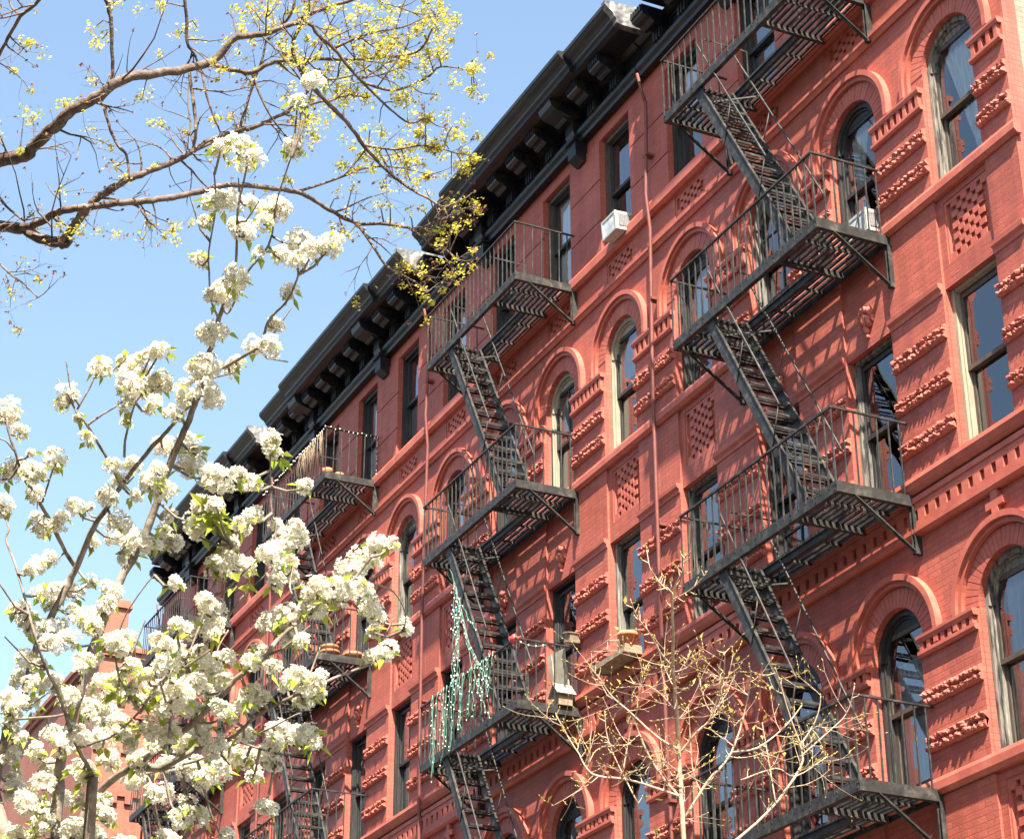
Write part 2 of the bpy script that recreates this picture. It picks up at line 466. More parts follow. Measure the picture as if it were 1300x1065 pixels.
def build_wall():
    mb = MB()
    xs = sorted({XL, XR} | {h[0] for h in holes} | {h[1] for h in holes})
    zs = sorted({0.0, ROOF} | {h[2] for h in holes} | {h[3] for h in holes} | {h[3]+RA for h in holes if h[4]})
    for x0, x1 in zip(xs, xs[1:]):
        for z0, z1 in zip(zs, zs[1:]):
            cx, cz = (x0+x1)/2, (z0+z1)/2
            skip = False
            for l, r, b, t, arch, d, closed in holes:
                if l < cx < r and b < cz < (t+RA if arch else t):
                    skip = True
            if not skip:
                mb.quad((x0, 0, z0), (x1, 0, z0), (x1, 0, z1), (x0, 0, z1))
    for l, r, b, t, arch, d, closed in holes:
        mb.quad((l, 0, b), (r, 0, b), (r, d, b), (l, d, b))
        mb.quad((l, 0, b), (l, d, b), (l, d, t), (l, 0, t))
        mb.quad((r, 0, b), (r, 0, t), (r, d, t), (r, d, b))
        if not arch:
            mb.quad((l, 0, t), (l, d, t), (r, d, t), (r, 0, t))
        else:
            cx = (l+r)/2; n = 28
            top = t+RA
            P = [(cx+RA*math.cos(PI-PI*k/n), t+RA*math.sin(PI-PI*k/n)) for k in range(n+1)]
            for (xa, za), (xb, zb) in zip(P, P[1:]):
                if abs(za-top) > 1e-6 or abs(zb-top) > 1e-6:
                    pts = [(xa, 0, za), (xb, 0, zb), (xb, 0, top), (xa, 0, top)]
                    if abs(zb-top) < 1e-6: pts = [pts[0], pts[1], pts[3]]
                    elif abs(za-top) < 1e-6: pts = [pts[0], pts[1], pts[2]]
                    mb.quad(*pts)
                mb.quad((xa, 0, za), (xa, d, za), (xb, d, zb), (xb, 0, zb))
        if closed:
            mb.quad((l, d, b), (r, d, b), (r, d, t), (l, d, t))
    return mb

def house_proto():
    root = thing('tenement_building', 'x', 'building', (0, 0, 0), 'red painted brick tenements in one row')
    obj('front_wall', build_wall(), 'brick', root)
    # body: side walls, rear wall and roof
    mb = MB()
    mb.quad((XR, 0, 0), (XR, 0.18, 0), (XR, 0.18, ROOF), (XR, 0, ROOF))
    mb.quad((XL, 0, 0), (XL, 0.18, 0), (XL, 0.18, ROOF), (XL, 0, ROOF))
    obj('corner_return', mb, 'brick', root)
    mb = MB()
    mb.quad((XR-0.01, 0.18, 0), (XR-0.01, 14, 0), (XR-0.01, 14, ROOF-0.02), (XR-0.01, 0.18, ROOF-0.02))
    mb.quad((XL+0.01, 0.18, 0), (XL+0.01, 14, 0), (XL+0.01, 14, ROOF-0.02), (XL+0.01, 0.18, ROOF-0.02))
    mb.quad((XL, 14, 0), (XR, 14, 0), (XR, 14, ROOF), (XL, 14, ROOF))
    obj('side_wall', mb, 'tan_brick', root)
    mb = MB()
    mb.box(XL+0.01, XR-0.01, 0.01, 14, ROOF-0.18, ROOF-0.02)
    obj('roof', mb, 'roofing', root)
    mb = MB()
    mb.quad((XL+0.03, 1.6, 0.1), (XR-0.03, 1.6, 0.1), (XR-0.03, 1.6, ROOF-0.2), (XL+0.03, 1.6, ROOF-0.2))
    for z in (3.7, 7.0, 10.2, 13.4, 16.6, 20.0):
        mb.box(XL+0.03, XR-0.03, 0.31, 1.59, z, z+0.22)
    for x in (-4.23, -2.35, -0.48):
        mb.box(x-0.08, x+0.08, 0.31, 1.59, 0.2, 20.0)
    obj('inner_room', mb, 'interior', root)
    # ---- piers
    for (x0, x1) in PIERS:
        for z0, z1, pr in ((17.475, 18.025, .022), (18.045, 18.715, .022), (18.735, 19.40, .022), (14.225, 15.25, .04),
                           (13.03, 14.045, .03), (11.075, 12.90, .04), (7.875, 9.14, .04), (6.7, 7.69, .03), (4.6, 6.6, .04)):
            mb = MB()
            mb.box(x0, x1, -pr, 0.004, z0, z1)
            obj('pier_block', mb, 'brick', root)
        # lintel-level caps of the third storey
        mb = MB()
        e = 0.012
        mb.extrude_x([(0.003, 12.90), (-0.055, 12.90), (-0.06, 12.945), (-0.095, 12.975), (-0.10, 13.025), (0.003, 13.03)], x0-e*0, x1)
        obj('pier_cap', mb, 'trim', root)
        # dentil bands beside the arches
        for zb, zt in ((15.25, 15.54), (9.14, 9.36)):
            mb = MB()
            mb.extrude_x([(0.003, zb), (-0.07, zb), (-0.09, zb+0.025), (-0.09, zb+0.06), (0.003, zb+0.06)], x0, x1)
            mb.extrude_x([(0.003, zt-0.07), (-0.085, zt-0.07), (-0.10, zt-0.03), (-0.10, zt), (0.003, zt)], x0, x1)
            mb.box(x0, x1, -0.03, 0.004, zb+0.06, zt-0.07)
            n = max(3, int((x1-x0)/0.115))
            for i in range(n):
                xc = x0+(i+0.5)*(x1-x0)/n
                mb.box(xc-0.028, xc+0.028, -0.078, -0.03, zb+0.0605, zt-0.0705)
            obj('dentil_band', mb, 'trim', root)
        # carved rope bands
        for z in (14.91, 14.52, 12.46, 11.94, 11.42, 8.70, 8.23, 6.1, 5.3):
            obj('rope_band', rope(x0, x1, z), 'carved', root)
    # ---- courses across the whole front
    def course(prof, nm='string_course', extra=None):
        mb = MB()
        mb.extrude_x([(0.004, prof[0][1])]+prof+[(0.004, prof[-1][1])], XL+0.002, XR+0.05)
        if extra: extra(mb)
        obj(nm, mb, 'trim', root)
    course([(-0.05, 17.26), (-0.09, 17.30), (-0.09, 17.42), (-0.075, 17.465)], 'sill_course')
    course([(-0.03, 16.70), (-0.05, 16.745), (-0.075, 16.76), (-0.075, 16.80)])
    course([(-0.055, 14.05), (-0.095, 14.09), (-0.095, 14.17), (-0.075, 14.215)], 'sill_course')
    course([(-0.055, 7.70), (-0.095, 7.74), (-0.095, 7.82), (-0.075, 7.865)], 'sill_course')
    course([(-0.05, 4.35), (-0.12, 4.40), (-0.12, 4.52), (-0.05, 4.58)], 'sill_course')
    def dent(mb):
        x = XL+0.06
        while x < XR-0.1:
            mb.box(x, x+0.115, -0.0535, -0.012, 10.600, 10.722)
            x += 0.19
    course([(-0.055, 10.90), (-0.10, 10.94), (-0.125, 11.0), (-0.115, 11.055)], 'sill_course')
    mb = MB()
    mb.box(XL+0.002, XR+0.02, -0.012, 0.004, 10.52, 10.899)
    mb.box(XL+0.002, XR+0.03, -0.055, -0.012, 10.722, 10.80)
    mb.box(XL+0.002, XR+0.035, -0.07, -0.012, 10.80, 10.86)
    dent(mb)
    mb.box(XL+0.002, XR+0.03, -0.055, -0.012, 10.52, 10.60)
    mb.extrude_x([(0.004, 10.44), (-0.05, 10.44), (-0.085, 10.47), (-0.085, 10.515), (0.004, 10.519)], XL+0.002, XR+0.05)
    obj('dentil_course', mb, 'trim', root)
    # ---- checker panels
    for l, r, b, t in PANELS:
        mb = MB()
        nc, nr = 8, max(4, int(round((t-b-0.08)/0.070)))
        cw, rh = (r-l-0.06)/nc, (t-b-0.08)/nr
        for i in range(nc):
            for j in range(nr):
                if (i + j) % 2 == 0 and 0 < i < nc-1 or j in (0, nr-1) and (i+j) % 2 == 0:
                    x0, z0 = l+0.03+i*cw, b+0.04+j*rh
                    mb.box(x0-0.009, x0+cw+0.009, 0.014, 0.061, z0-0.003, z0+rh+0.003)
        mb.box(l, l+0.03, 0.012, 0.061, b, t); mb.box(r-0.03, r, 0.012, 0.061, b, t)
        mb.box(l+0.03, r-0.03, 0.012, 0.061, b, b+0.04); mb.box(l+0.03, r-0.03, 0.012, 0.061, t-0.04, t)
        obj('checker_panel', mb, 'trim', root)
    # ---- hood moulds over the arches
    for cn, (l, r) in COLS.items():
        for fl, (b, t) in ARCH.items():
            cx = (l+r)/2
            mb = MB()
            low = -0.16
            mb.ring(cx, t, 0.735, 0.80, -0.085, 0.003, n=30)
            mb.ring(cx, t, 0.68, 0.735, -0.05, 0.003, n=30)
            for s in (-1, 1):
                for ra, rb, pr in ((0.735, 0.80, 0.085), (0.68, 0.735, 0.05)):
                    xa, xb = sorted((cx+s*ra, cx+s*rb))
                    mb.box(xa, xb, -pr, 0.003, t+low, t-0.0005)
            # radiating brick arch, very slightly proud
            n = 26
            for k in range(n):
                a0, a1 = PI*k/n+0.007, PI*(k+1)/n-0.007
                mb.ring(cx, t, RA+0.004, 0.665, -0.004-0.002*(k % 2), 0.003, a0, a1, 2)
            obj('hood_mould', mb, 'trim', root)
    # ---- carved ornaments
    for cn in 'BC':
        l, r = COLS[cn]
        obj('carved_ornament', ornament((l+r)/2, 13.28), 'carved', root)
    for cn in 'AD':
        l, r = COLS[cn]; cx = (l+r)/2
        mb = MB()
        mb.box(cx-0.05, cx+0.05, -0.05, 0.003, 10.19, 10.435)
        mb.box(cx-0.14, cx-0.0505, -0.05, 0.003, 10.26, 10.34); mb.box(cx+0.0505, cx+0.14, -0.05, 0.003, 10.26, 10.34)
        obj('brick_cross', mb, 'trim', root)
    # ---- cornice
    cor = cornice(root)
    return root

def rope(x0, x1, z):
    """rough carved double bead"""
    mb = MB()
    nx = max(10, int((x1-x0)/0.022)); prof = 11
    grid = []
    for i in range(nx+1):
        x = x0+(x1-x0)*i/nx
        row = []
        for j in range(prof):
            tt = j/(prof-1)
            zz = z+0.085-0.17*tt
            bead = 0.034*abs(math.sin(2*PI*tt))**0.6 + 0.018
            nz = noise.noise(Vector((x*26, zz*30, z*3.1)))*0.026 + noise.noise(Vector((x*60, zz*50, z)))*0.012
            tw = 0.012*math.sin(x*2*PI/0.075 + (3.0 if tt > .5 else 0) + tt*9)
            y = -(0.042 + bead + (nz*1.5 + tw*0.6)*min(1, 6*tt*(1-tt)+0.05))
            row.append((x, y, zz + noise.noise(Vector((x*18, z*5+j, 1)))*0.010))
        grid.append(row)
    for a, b in zip(grid, grid[1:]):
        for j in range(prof-1):
            mb.quad(a[j], b[j], b[j+1], a[j+1])
        mb.quad(a[0], b[0], (b[0][0], -0.038, b[0][2]), (a[0][0], -0.038, a[0][2]))
        mb.quad(a[-1], b[-1], (b[-1][0], -0.038, b[-1][2]), (a[-1][0], -0.038, a[-1][2]))
    for g in (grid[0], grid[-1]):
        mb.quad(*([(g[0][0], -0.0405, g[0][2])] + g + [(g[-1][0], -0.0405, g[-1][2])]))
    return mb

def blob(mb, c, rx, ry, rz, seed=0, amp=0.25, n=10, m=7):
    c = Vector(c); i = len(mb.v)
    for a in range(m+1):
        ph = PI*a/m
        for b in range(n):
            th = 2*PI*b/n
            d = Vector((math.sin(ph)*math.cos(th), math.sin(ph)*math.sin(th), math.cos(ph)))
            k = 1+amp*noise.noise(d*2.3+Vector((seed, seed*1.7, 0)))
            mb.v.append((c.x+d.x*rx*k, c.y+d.y*ry*k, c.z+d.z*rz*k))
    for a in range(m):
        for b in range(n):
            mb.f.append((i+a*n+b, i+a*n+(b+1) % n, i+(a+1)*n+(b+1) % n, i+(a+1)*n+b)); mb.sm.append(True)

def ornament(cx, cz):
    """acanthus-like keystone: curled crest, swelling body, tapering drop"""
    mb = MB()
    blob(mb, (cx, -0.03, cz+0.12), 0.085, 0.07, 0.06, 1)
    for s in (-1, 1):
        blob(mb, (cx+s*0.075, -0.02, cz+0.09), 0.045, 0.055, 0.07, 2+s)
        blob(mb, (cx+s*0.05, -0.02, cz-0.01), 0.035, 0.06, 0.085, 5+s)
        blob(mb, (cx+s*0.10, -0.01, cz+0.0), 0.025, 0.035, 0.05, 8+s)
    blob(mb, (cx, -0.035, cz), 0.03, 0.07, 0.09, 9)
    blob(mb, (cx, -0.03, cz-0.12), 0.028, 0.045, 0.055, 10)
    blob(mb, (cx, -0.02, cz-0.19), 0.018, 0.03, 0.03, 11)
    return mb

def cornice(root):
    mb = MB()
    mb.box(XL+0.01, XR-0.01, -0.08, 0.003, 19.70, 20.24)
    mb.extrude_x([(0.003, 19.60), (-0.12, 19.60), (-0.13, 19.66), (-0.18, 19.69), (-0.19, 19.75), (-0.08, 19.76), (0.003, 19.755)], XL+0.01, XR-0.01)
    cx0, cx1 = -5.25, 1.74
    prof = [(-0.05, 20.17), (-0.54, 20.17), (-0.62, 20.185), (-0.62, 20.262), (-0.655, 20.28), (-0.665, 20.31), (-0.70, 20.355), (-0.755, 20.39),
            (-0.785, 20.43), (-0.80, 20.44), (-0.80, 20.505), (-0.05, 20.56)]
    mb.extrude_x(prof, cx0, cx1)
    # middle length breaks forward
    mb.extrude_x([(y-0.075 if y < -0.3 else y-0.004, z+0.012) for y, z in prof], -3.96, 0.38)
    # bed mould under the soffit
    mb.extrude_x([(-0.075, 20.10), (-0.12, 20.105), (-0.14, 20.13), (-0.20, 20.168), (-0.075, 20.168)], XL+0.02, XR-0.02)
    c = obj('cornice', mb, 'cornice', root)
    for i in range(10):
        x = 0.84-0.70*i
        mb = MB()
        # fluted foot
        mb.box(x-0.115, x+0.115, -0.19, -0.0785, 19.752, 19.955)
        mb.box(x-0.135, x+0.135, -0.215, -0.0785, 19.955, 19.985)
        for t_ in (-1, 0, 1):
            mb.box(x+t_*0.078-0.022, x+t_*0.078+0.022, -0.225, -0.19, 19.755, 19.945)
        # projecting console with a ribbed face
        mb.extrude_x([(-0.0785, 19.985), (-0.24, 19.985), (-0.28, 19.945), (-0.33, 19.935), (-0.38, 19.955), (-0.40, 19.99), (-0.46, 19.995), (-0.52, 20.02),
                      (-0.535, 20.06), (-0.535, 20.169), (-0.0785, 20.169)], x-0.155, x+0.155)
        for t_ in range(5):
            xx = x-0.124+0.062*t_
            mb.box(xx-0.016, xx+0.016, -0.556, -0.535, 20.055, 20.16)
            mb.box(xx-0.016, xx+0.016, -0.398, -0.37, 19.965, 19.994)
        for sd in (-1, 1):
            for t_ in range(3):
                yy = -0.20-0.10*t_
                mb.box(min(x+sd*0.155, x+sd*0.168), max(x+sd*0.155, x+sd*0.168), yy-0.035, yy+0.035, 20.02, 20.15)
        obj('modillion', mb, 'cornice', c)
        mb = MB()
        if i < 9:   # sunk frieze panel between brackets
            a, b = x-0.70+0.18, x-0.18
            mb.box(a, b, -0.10, -0.079, 19.78, 19.81); mb.box(a, b, -0.10, -0.079, 20.03, 20.06)
            mb.box(a, a+0.03, -0.10, -0.079, 19.81, 20.03); mb.box(b-0.03, b, -0.10, -0.079, 19.81, 20.03)
            obj('frieze_panel', mb, 'cornice', c)
    for x in (-0.53, -3.80):
        mb = MB()
        mb.extrude_x([(0.003, 19.28), (-0.06, 19.27), (-0.13, 19.31), (-0.20, 19.36), (-0.21, 19.70), (-0.24, 19.76), (-0.24, 19.99), (0.003, 19.99)], x-0.125, x+0.125)
        mb.box(x-0.15, x+0.15, -0.245, 0.003, 19.601, 19.655)
        mb.extrude_x([(-0.09, 19.99), (-0.30, 19.95), (-0.40, 19.98), (-0.56, 20.02), (-0.63, 20.07), (-0.66, 20.15), (-0.66, 20.25), (-0.09, 20.25)], x-0.19, x+0.19)
        obj('hanging_bracket', mb, 'cornice', c)
    mb = MB()
    mb.extrude_x([(y*1.02-0.005, z+(0.006 if z > 20.3 else -0.006)) for y, z in prof], cx1-0.10, cx1+0.012)
    obj('end_flashing', mb, 'flashing', c)
    return c

# ------------------------------------------------------------------ windows
_cache = {}
def cached(key, fn):
    if key not in _cache:
        _cache[key] = fn().mesh(key[0], recalc=key[0] != 'pane')
    return _cache[key]

WW = 0.91
def w_casing(kind):
    mb = MB(); e = 0.001; t = 0.046
    H = 1.93 if kind == 'rect' else 1.51
    if kind == 'door': H = 1.93
    mb.box(e, t, 0.07, 0.32, 0.045, H-e)
    mb.box(WW-t, WW-e, 0.07, 0.32, 0.045, H-e)
    mb.box(t, t+0.019, 0.105, 0.32, 0.045, H-e); mb.box(WW-t-0.019, WW-t, 0.105, 0.32, 0.045, H-e)
    mb.extrude_x([(0.055, 0.001), (0.32, 0.001), (0.32, 0.0445), (0.055, 0.03)], e, WW-e)
    if kind == 'rect':
        mb.box(t+0.019, WW-t-0.019, 0.07, 0.32, H-0.07, H-e)
    else:
        mb.ring(WW/2, H, RA-0.065, RA-0.001, 0.07, 0.32, n=28)
        mb.ring(WW/2, H, RA-0.095, RA-0.065, 0.105, 0.32, n=28)
        # filled head of the arch
        z0 = 0.27; rr = RA-0.09
        a0 = math.asin(z0/rr); n = 14
        mb.extrude_y([(WW/2+rr*math.cos(a0+(PI-2*a0)*k/n), H+rr*math.sin(a0+(PI-2*a0)*k/n)) for k in range(n+1)], 0.125, 0.15)
    return mb

def w_sash(H, upper, lights=1):
    mb = MB(); t = 0.065; mid = H*0.5
    y0, y1 = (0.13, 0.168) if upper else (0.172, 0.21)
    z0, z1 = (mid-0.025, H-0.07) if upper else (0.046, mid+0.025)
    s = 0.040
    mb.box(t, t+s, y0, y1, z0, z1); mb.box(WW-t-s, WW-t, y0, y1, z0, z1)
    mb.box(t+s, WW-t-s, y0, y1, z0, z0+(0.05 if upper else 0.075))
    mb.box(t+s, WW-t-s, y0, y1, z1-0.05, z1)
    if lights == 2:
        mb.box(WW/2-0.012, WW/2+0.012, y0+0.004, y1-0.004, z0+0.05, z1-0.05)
    if lights == 4:
        mb.box(WW/2-0.012, WW/2+0.012, y0+0.004, y1-0.004, z0+0.075, z1-0.05)
        mb.box(t+s, WW/2-0.012, y0+0.004, y1-0.004, (z0+z1)/2-0.012, (z0+z1)/2+0.012)
        mb.box(WW/2+0.012, WW-t-s, y0+0.004, y1-0.004, (z0+z1)/2-0.012, (z0+z1)/2+0.012)
    return mb

def w_pane(H, upper):
    mb = MB(); mid = H*0.5
    y = 0.148 if upper else 0.192
    z0, z1 = (mid+0.02, H-0.10) if upper else (0.10, mid)
    mb.quad((0.095, y, z0), (WW-0.095, y, z0), (WW-0.095, y, z1), (0.095, y, z1))
    return mb

def w_curtain(kind, H, seed):
    rr = random.Random(seed); mb = MB()
    def sheet(fx0, fx1, z0, z1, folds, amp, nz=14, nx=46, y=0.235):
        g = []
        for j in range(nz+1):
            v = j/nz; z = z0+(z1-z0)*v
            a, b = fx0(v), fx1(v); row = []
            for i in range(nx+1):
                u = i/nx
                row.append((a+(b-a)*u, y+0.55*amp*math.sin(u*folds*2*PI+seed+1.3*math.sin(v*3+seed))+0.16*amp*math.sin(u*folds*4.7*PI+v*2), z))
            g.append(row)
        for p, q in zip(g, g[1:]):
            for i in range(nx):
                mb.quad(p[i], p[i+1], q[i+1], q[i], smooth=True)
    if kind == 'tied':
        kz = H*0.22
        def x0(v):
            z = kz+(H-kz)*v
            return 0.50-0.40*max(0, (z-kz)/(H-kz))**0.9
        sheet(x0, lambda v: 0.64+0.20*min(1, v*3.0), kz, H-0.06, 8, 0.022, 20)
        sheet(lambda v: 0.52-0.03*v, lambda v: 0.66-0.02*v, 0.16, kz, 4, 0.02)
        blob(mb, (0.575, 0.25, kz), 0.065, 0.035, 0.07, seed, 0.4)
    elif kind == 'drape':
        sheet(lambda v: 0.13+0.05*(1-v), lambda v: 0.48-0.16*math.sin(PI*min(1, (1-v)*1.1)), 0.05, H-0.06, 6, 0.022)
        sheet(lambda v: 0.50+0.20*math.sin(PI*min(1, (1-v)*1.1)), lambda v: 0.81, 0.05, H-0.06, 5, 0.022)
    elif kind == 'full':
        sheet(lambda v: 0.10, lambda v: 0.81, 0.05, H-0.06, 10, 0.02)
    elif kind == 'half':
        sheet(lambda v: 0.10, lambda v: 0.81, H*0.48, H-0.06, 8, 0.012)
    elif kind == 'lower':
        sheet(lambda v: 0.10, lambda v: 0.81, 0.05, H*0.80, 8, 0.018)
    elif kind == 'shade':
        sheet(lambda v: 0.10, lambda v: 0.81, H*0.62, H-0.06, 0.5, 0.004, 6, 10, 0.222)
    elif kind == 'blind':
        z = 0.10 + 0.3*rr.random()
        while z < H-0.10:
            mb.obox((WW/2, 0.232, z), (0.355, 0, 0), (0, 0.016, 0.010), (0, 0.0006, -0.001))
            z += 0.034
    elif kind == 'screen':
        mb.box(0.11, WW-0.11, 0.215, 0.220, 0.06, H*0.5)
    return mb

CURMAT = {'tied': 'curtain', 'drape': 'curtain', 'full': 'curtain', 'half': 'curtain', 'lower': 'curtain', 'shade': 'shade', 'blind': 'blind', 'screen': 'grille'}
FIX = {  # (house, column, storey): (casing, sash, curtain, lights)
    (0, 'A', 4): ('frame_peel', 'frame_brown', 'tied', 1), (0, 'A', 3): ('frame_cream', 'frame_brown', None, 1),
    (0, 'A', 2): ('frame_peel', 'frame_brown', 'drape', 1), (0, 'B', 4): ('frame_black', 'frame_black', 'drape', 1),
    (0, 'B', 3): ('frame_peel', 'frame_black', None, 1), (0, 'B', 2): ('frame_black', 'frame_brown', 'lower', 1),
    (0, 'C', 5): ('frame_black', 'frame_black', 'blind', 1), (0, 'C', 4): ('frame_peel', 'frame_black', None, 4),
    (0, 'C', 3): ('frame_black', 'frame_black', None, 4), (0, 'C', 2): ('frame_black', 'frame_black', None, 1),
    (0, 'D', 5): ('frame_black', 'frame_black', 'half', 1), (0, 'D', 4): ('frame_black', 'frame_black', 'half', 1),
    (0, 'D', 3): ('frame_peel', 'frame_black', 'shade', 1), (0, 'D', 2): ('frame_black', 'frame_black', 'half', 1),
    (0, 'B', 5): ('frame_black', 'frame_black', 'half', 1),
    (-1, 'A', 5): ('frame_brown', 'frame_black', None, 1), (-1, 'A', 4): ('frame_cream', 'frame_black', 'shade', 1),
    (-1, 'A', 3): ('frame_peel', 'frame_black', 'blind', 1), (-1, 'B', 5): ('frame_brown', 'frame_black', 'full', 1),
    (-1, 'B', 4): ('frame_cream', 'frame_black', 'shade', 2), (-1, 'B', 3): ('frame_black', 'frame_black', 'blind', 1),
    (-1, 'C', 5): ('frame_black', 'frame_black', None, 2), (-1, 'D', 5): ('frame_black', 'frame_black', 'full', 1),
    (-1, 'D', 4): ('frame_black', 'frame_black', 'half', 1), (-1, 'C', 4): ('frame_black', 'frame_black', 'shade', 1),
    (-2, 'A', 5): ('frame_black', 'frame_black', 'screen', 1), (-2, 'A', 4): ('frame_peel', 'frame_black', None, 1),
    (-2, 'B', 5): ('frame_black', 'frame_black', 'full', 1), (-2, 'C', 5): ('frame_black', 'frame_black', 'drape', 1),
}
def add_windows(root, k):
    rr = random.Random(100+k)
    for cn, (l, r) in COLS.items():
        for fl in (5, 4, 3, 2, 1):
            arch = fl in ARCH
            b, t = ARCH[fl] if arch else RECT[fl]
            H = (t-b+0.34) if arch else (t-b)
            cas, sas, cur, lights = FIX.get((k, cn, fl)) or (rr.choice(['frame_black', 'frame_black', 'frame_peel', 'frame_brown']), 'frame_black',
                                                           rr.choice([None, 'half', 'full', 'drape', 'shade', 'blind']), rr.choice([1, 1, 1, 2]))
            kind = 'arch' if arch else 'rect'
            Hk = round(H, 3)
            me = cached(('window_casing', kind), lambda: w_casing(kind))
            w = link('window', me, M[cas], root, (l, 0, b))
            for up in (True, False):
                me = cached(('sash', Hk, up, lights if (up or lights == 4) else 1), lambda: w_sash(H, up, lights if (up or lights == 4) else 1))
                link('sash', me, M[sas], w)
                me = cached(('pane', Hk, up), lambda: w_pane(H, up))
                link('pane', me, M['glass'], w)
            if cur:
                sd = rr.randint(0, 3)
                me = cached((cur if cur in ('blind', 'screen') else 'curtain', cur, Hk, sd), lambda: w_curtain(cur, H, sd))
                link('blind' if cur in ('blind', 'shade') else ('insect_screen' if cur == 'screen' else 'curtain'), me, M[CURMAT[cur]], w)

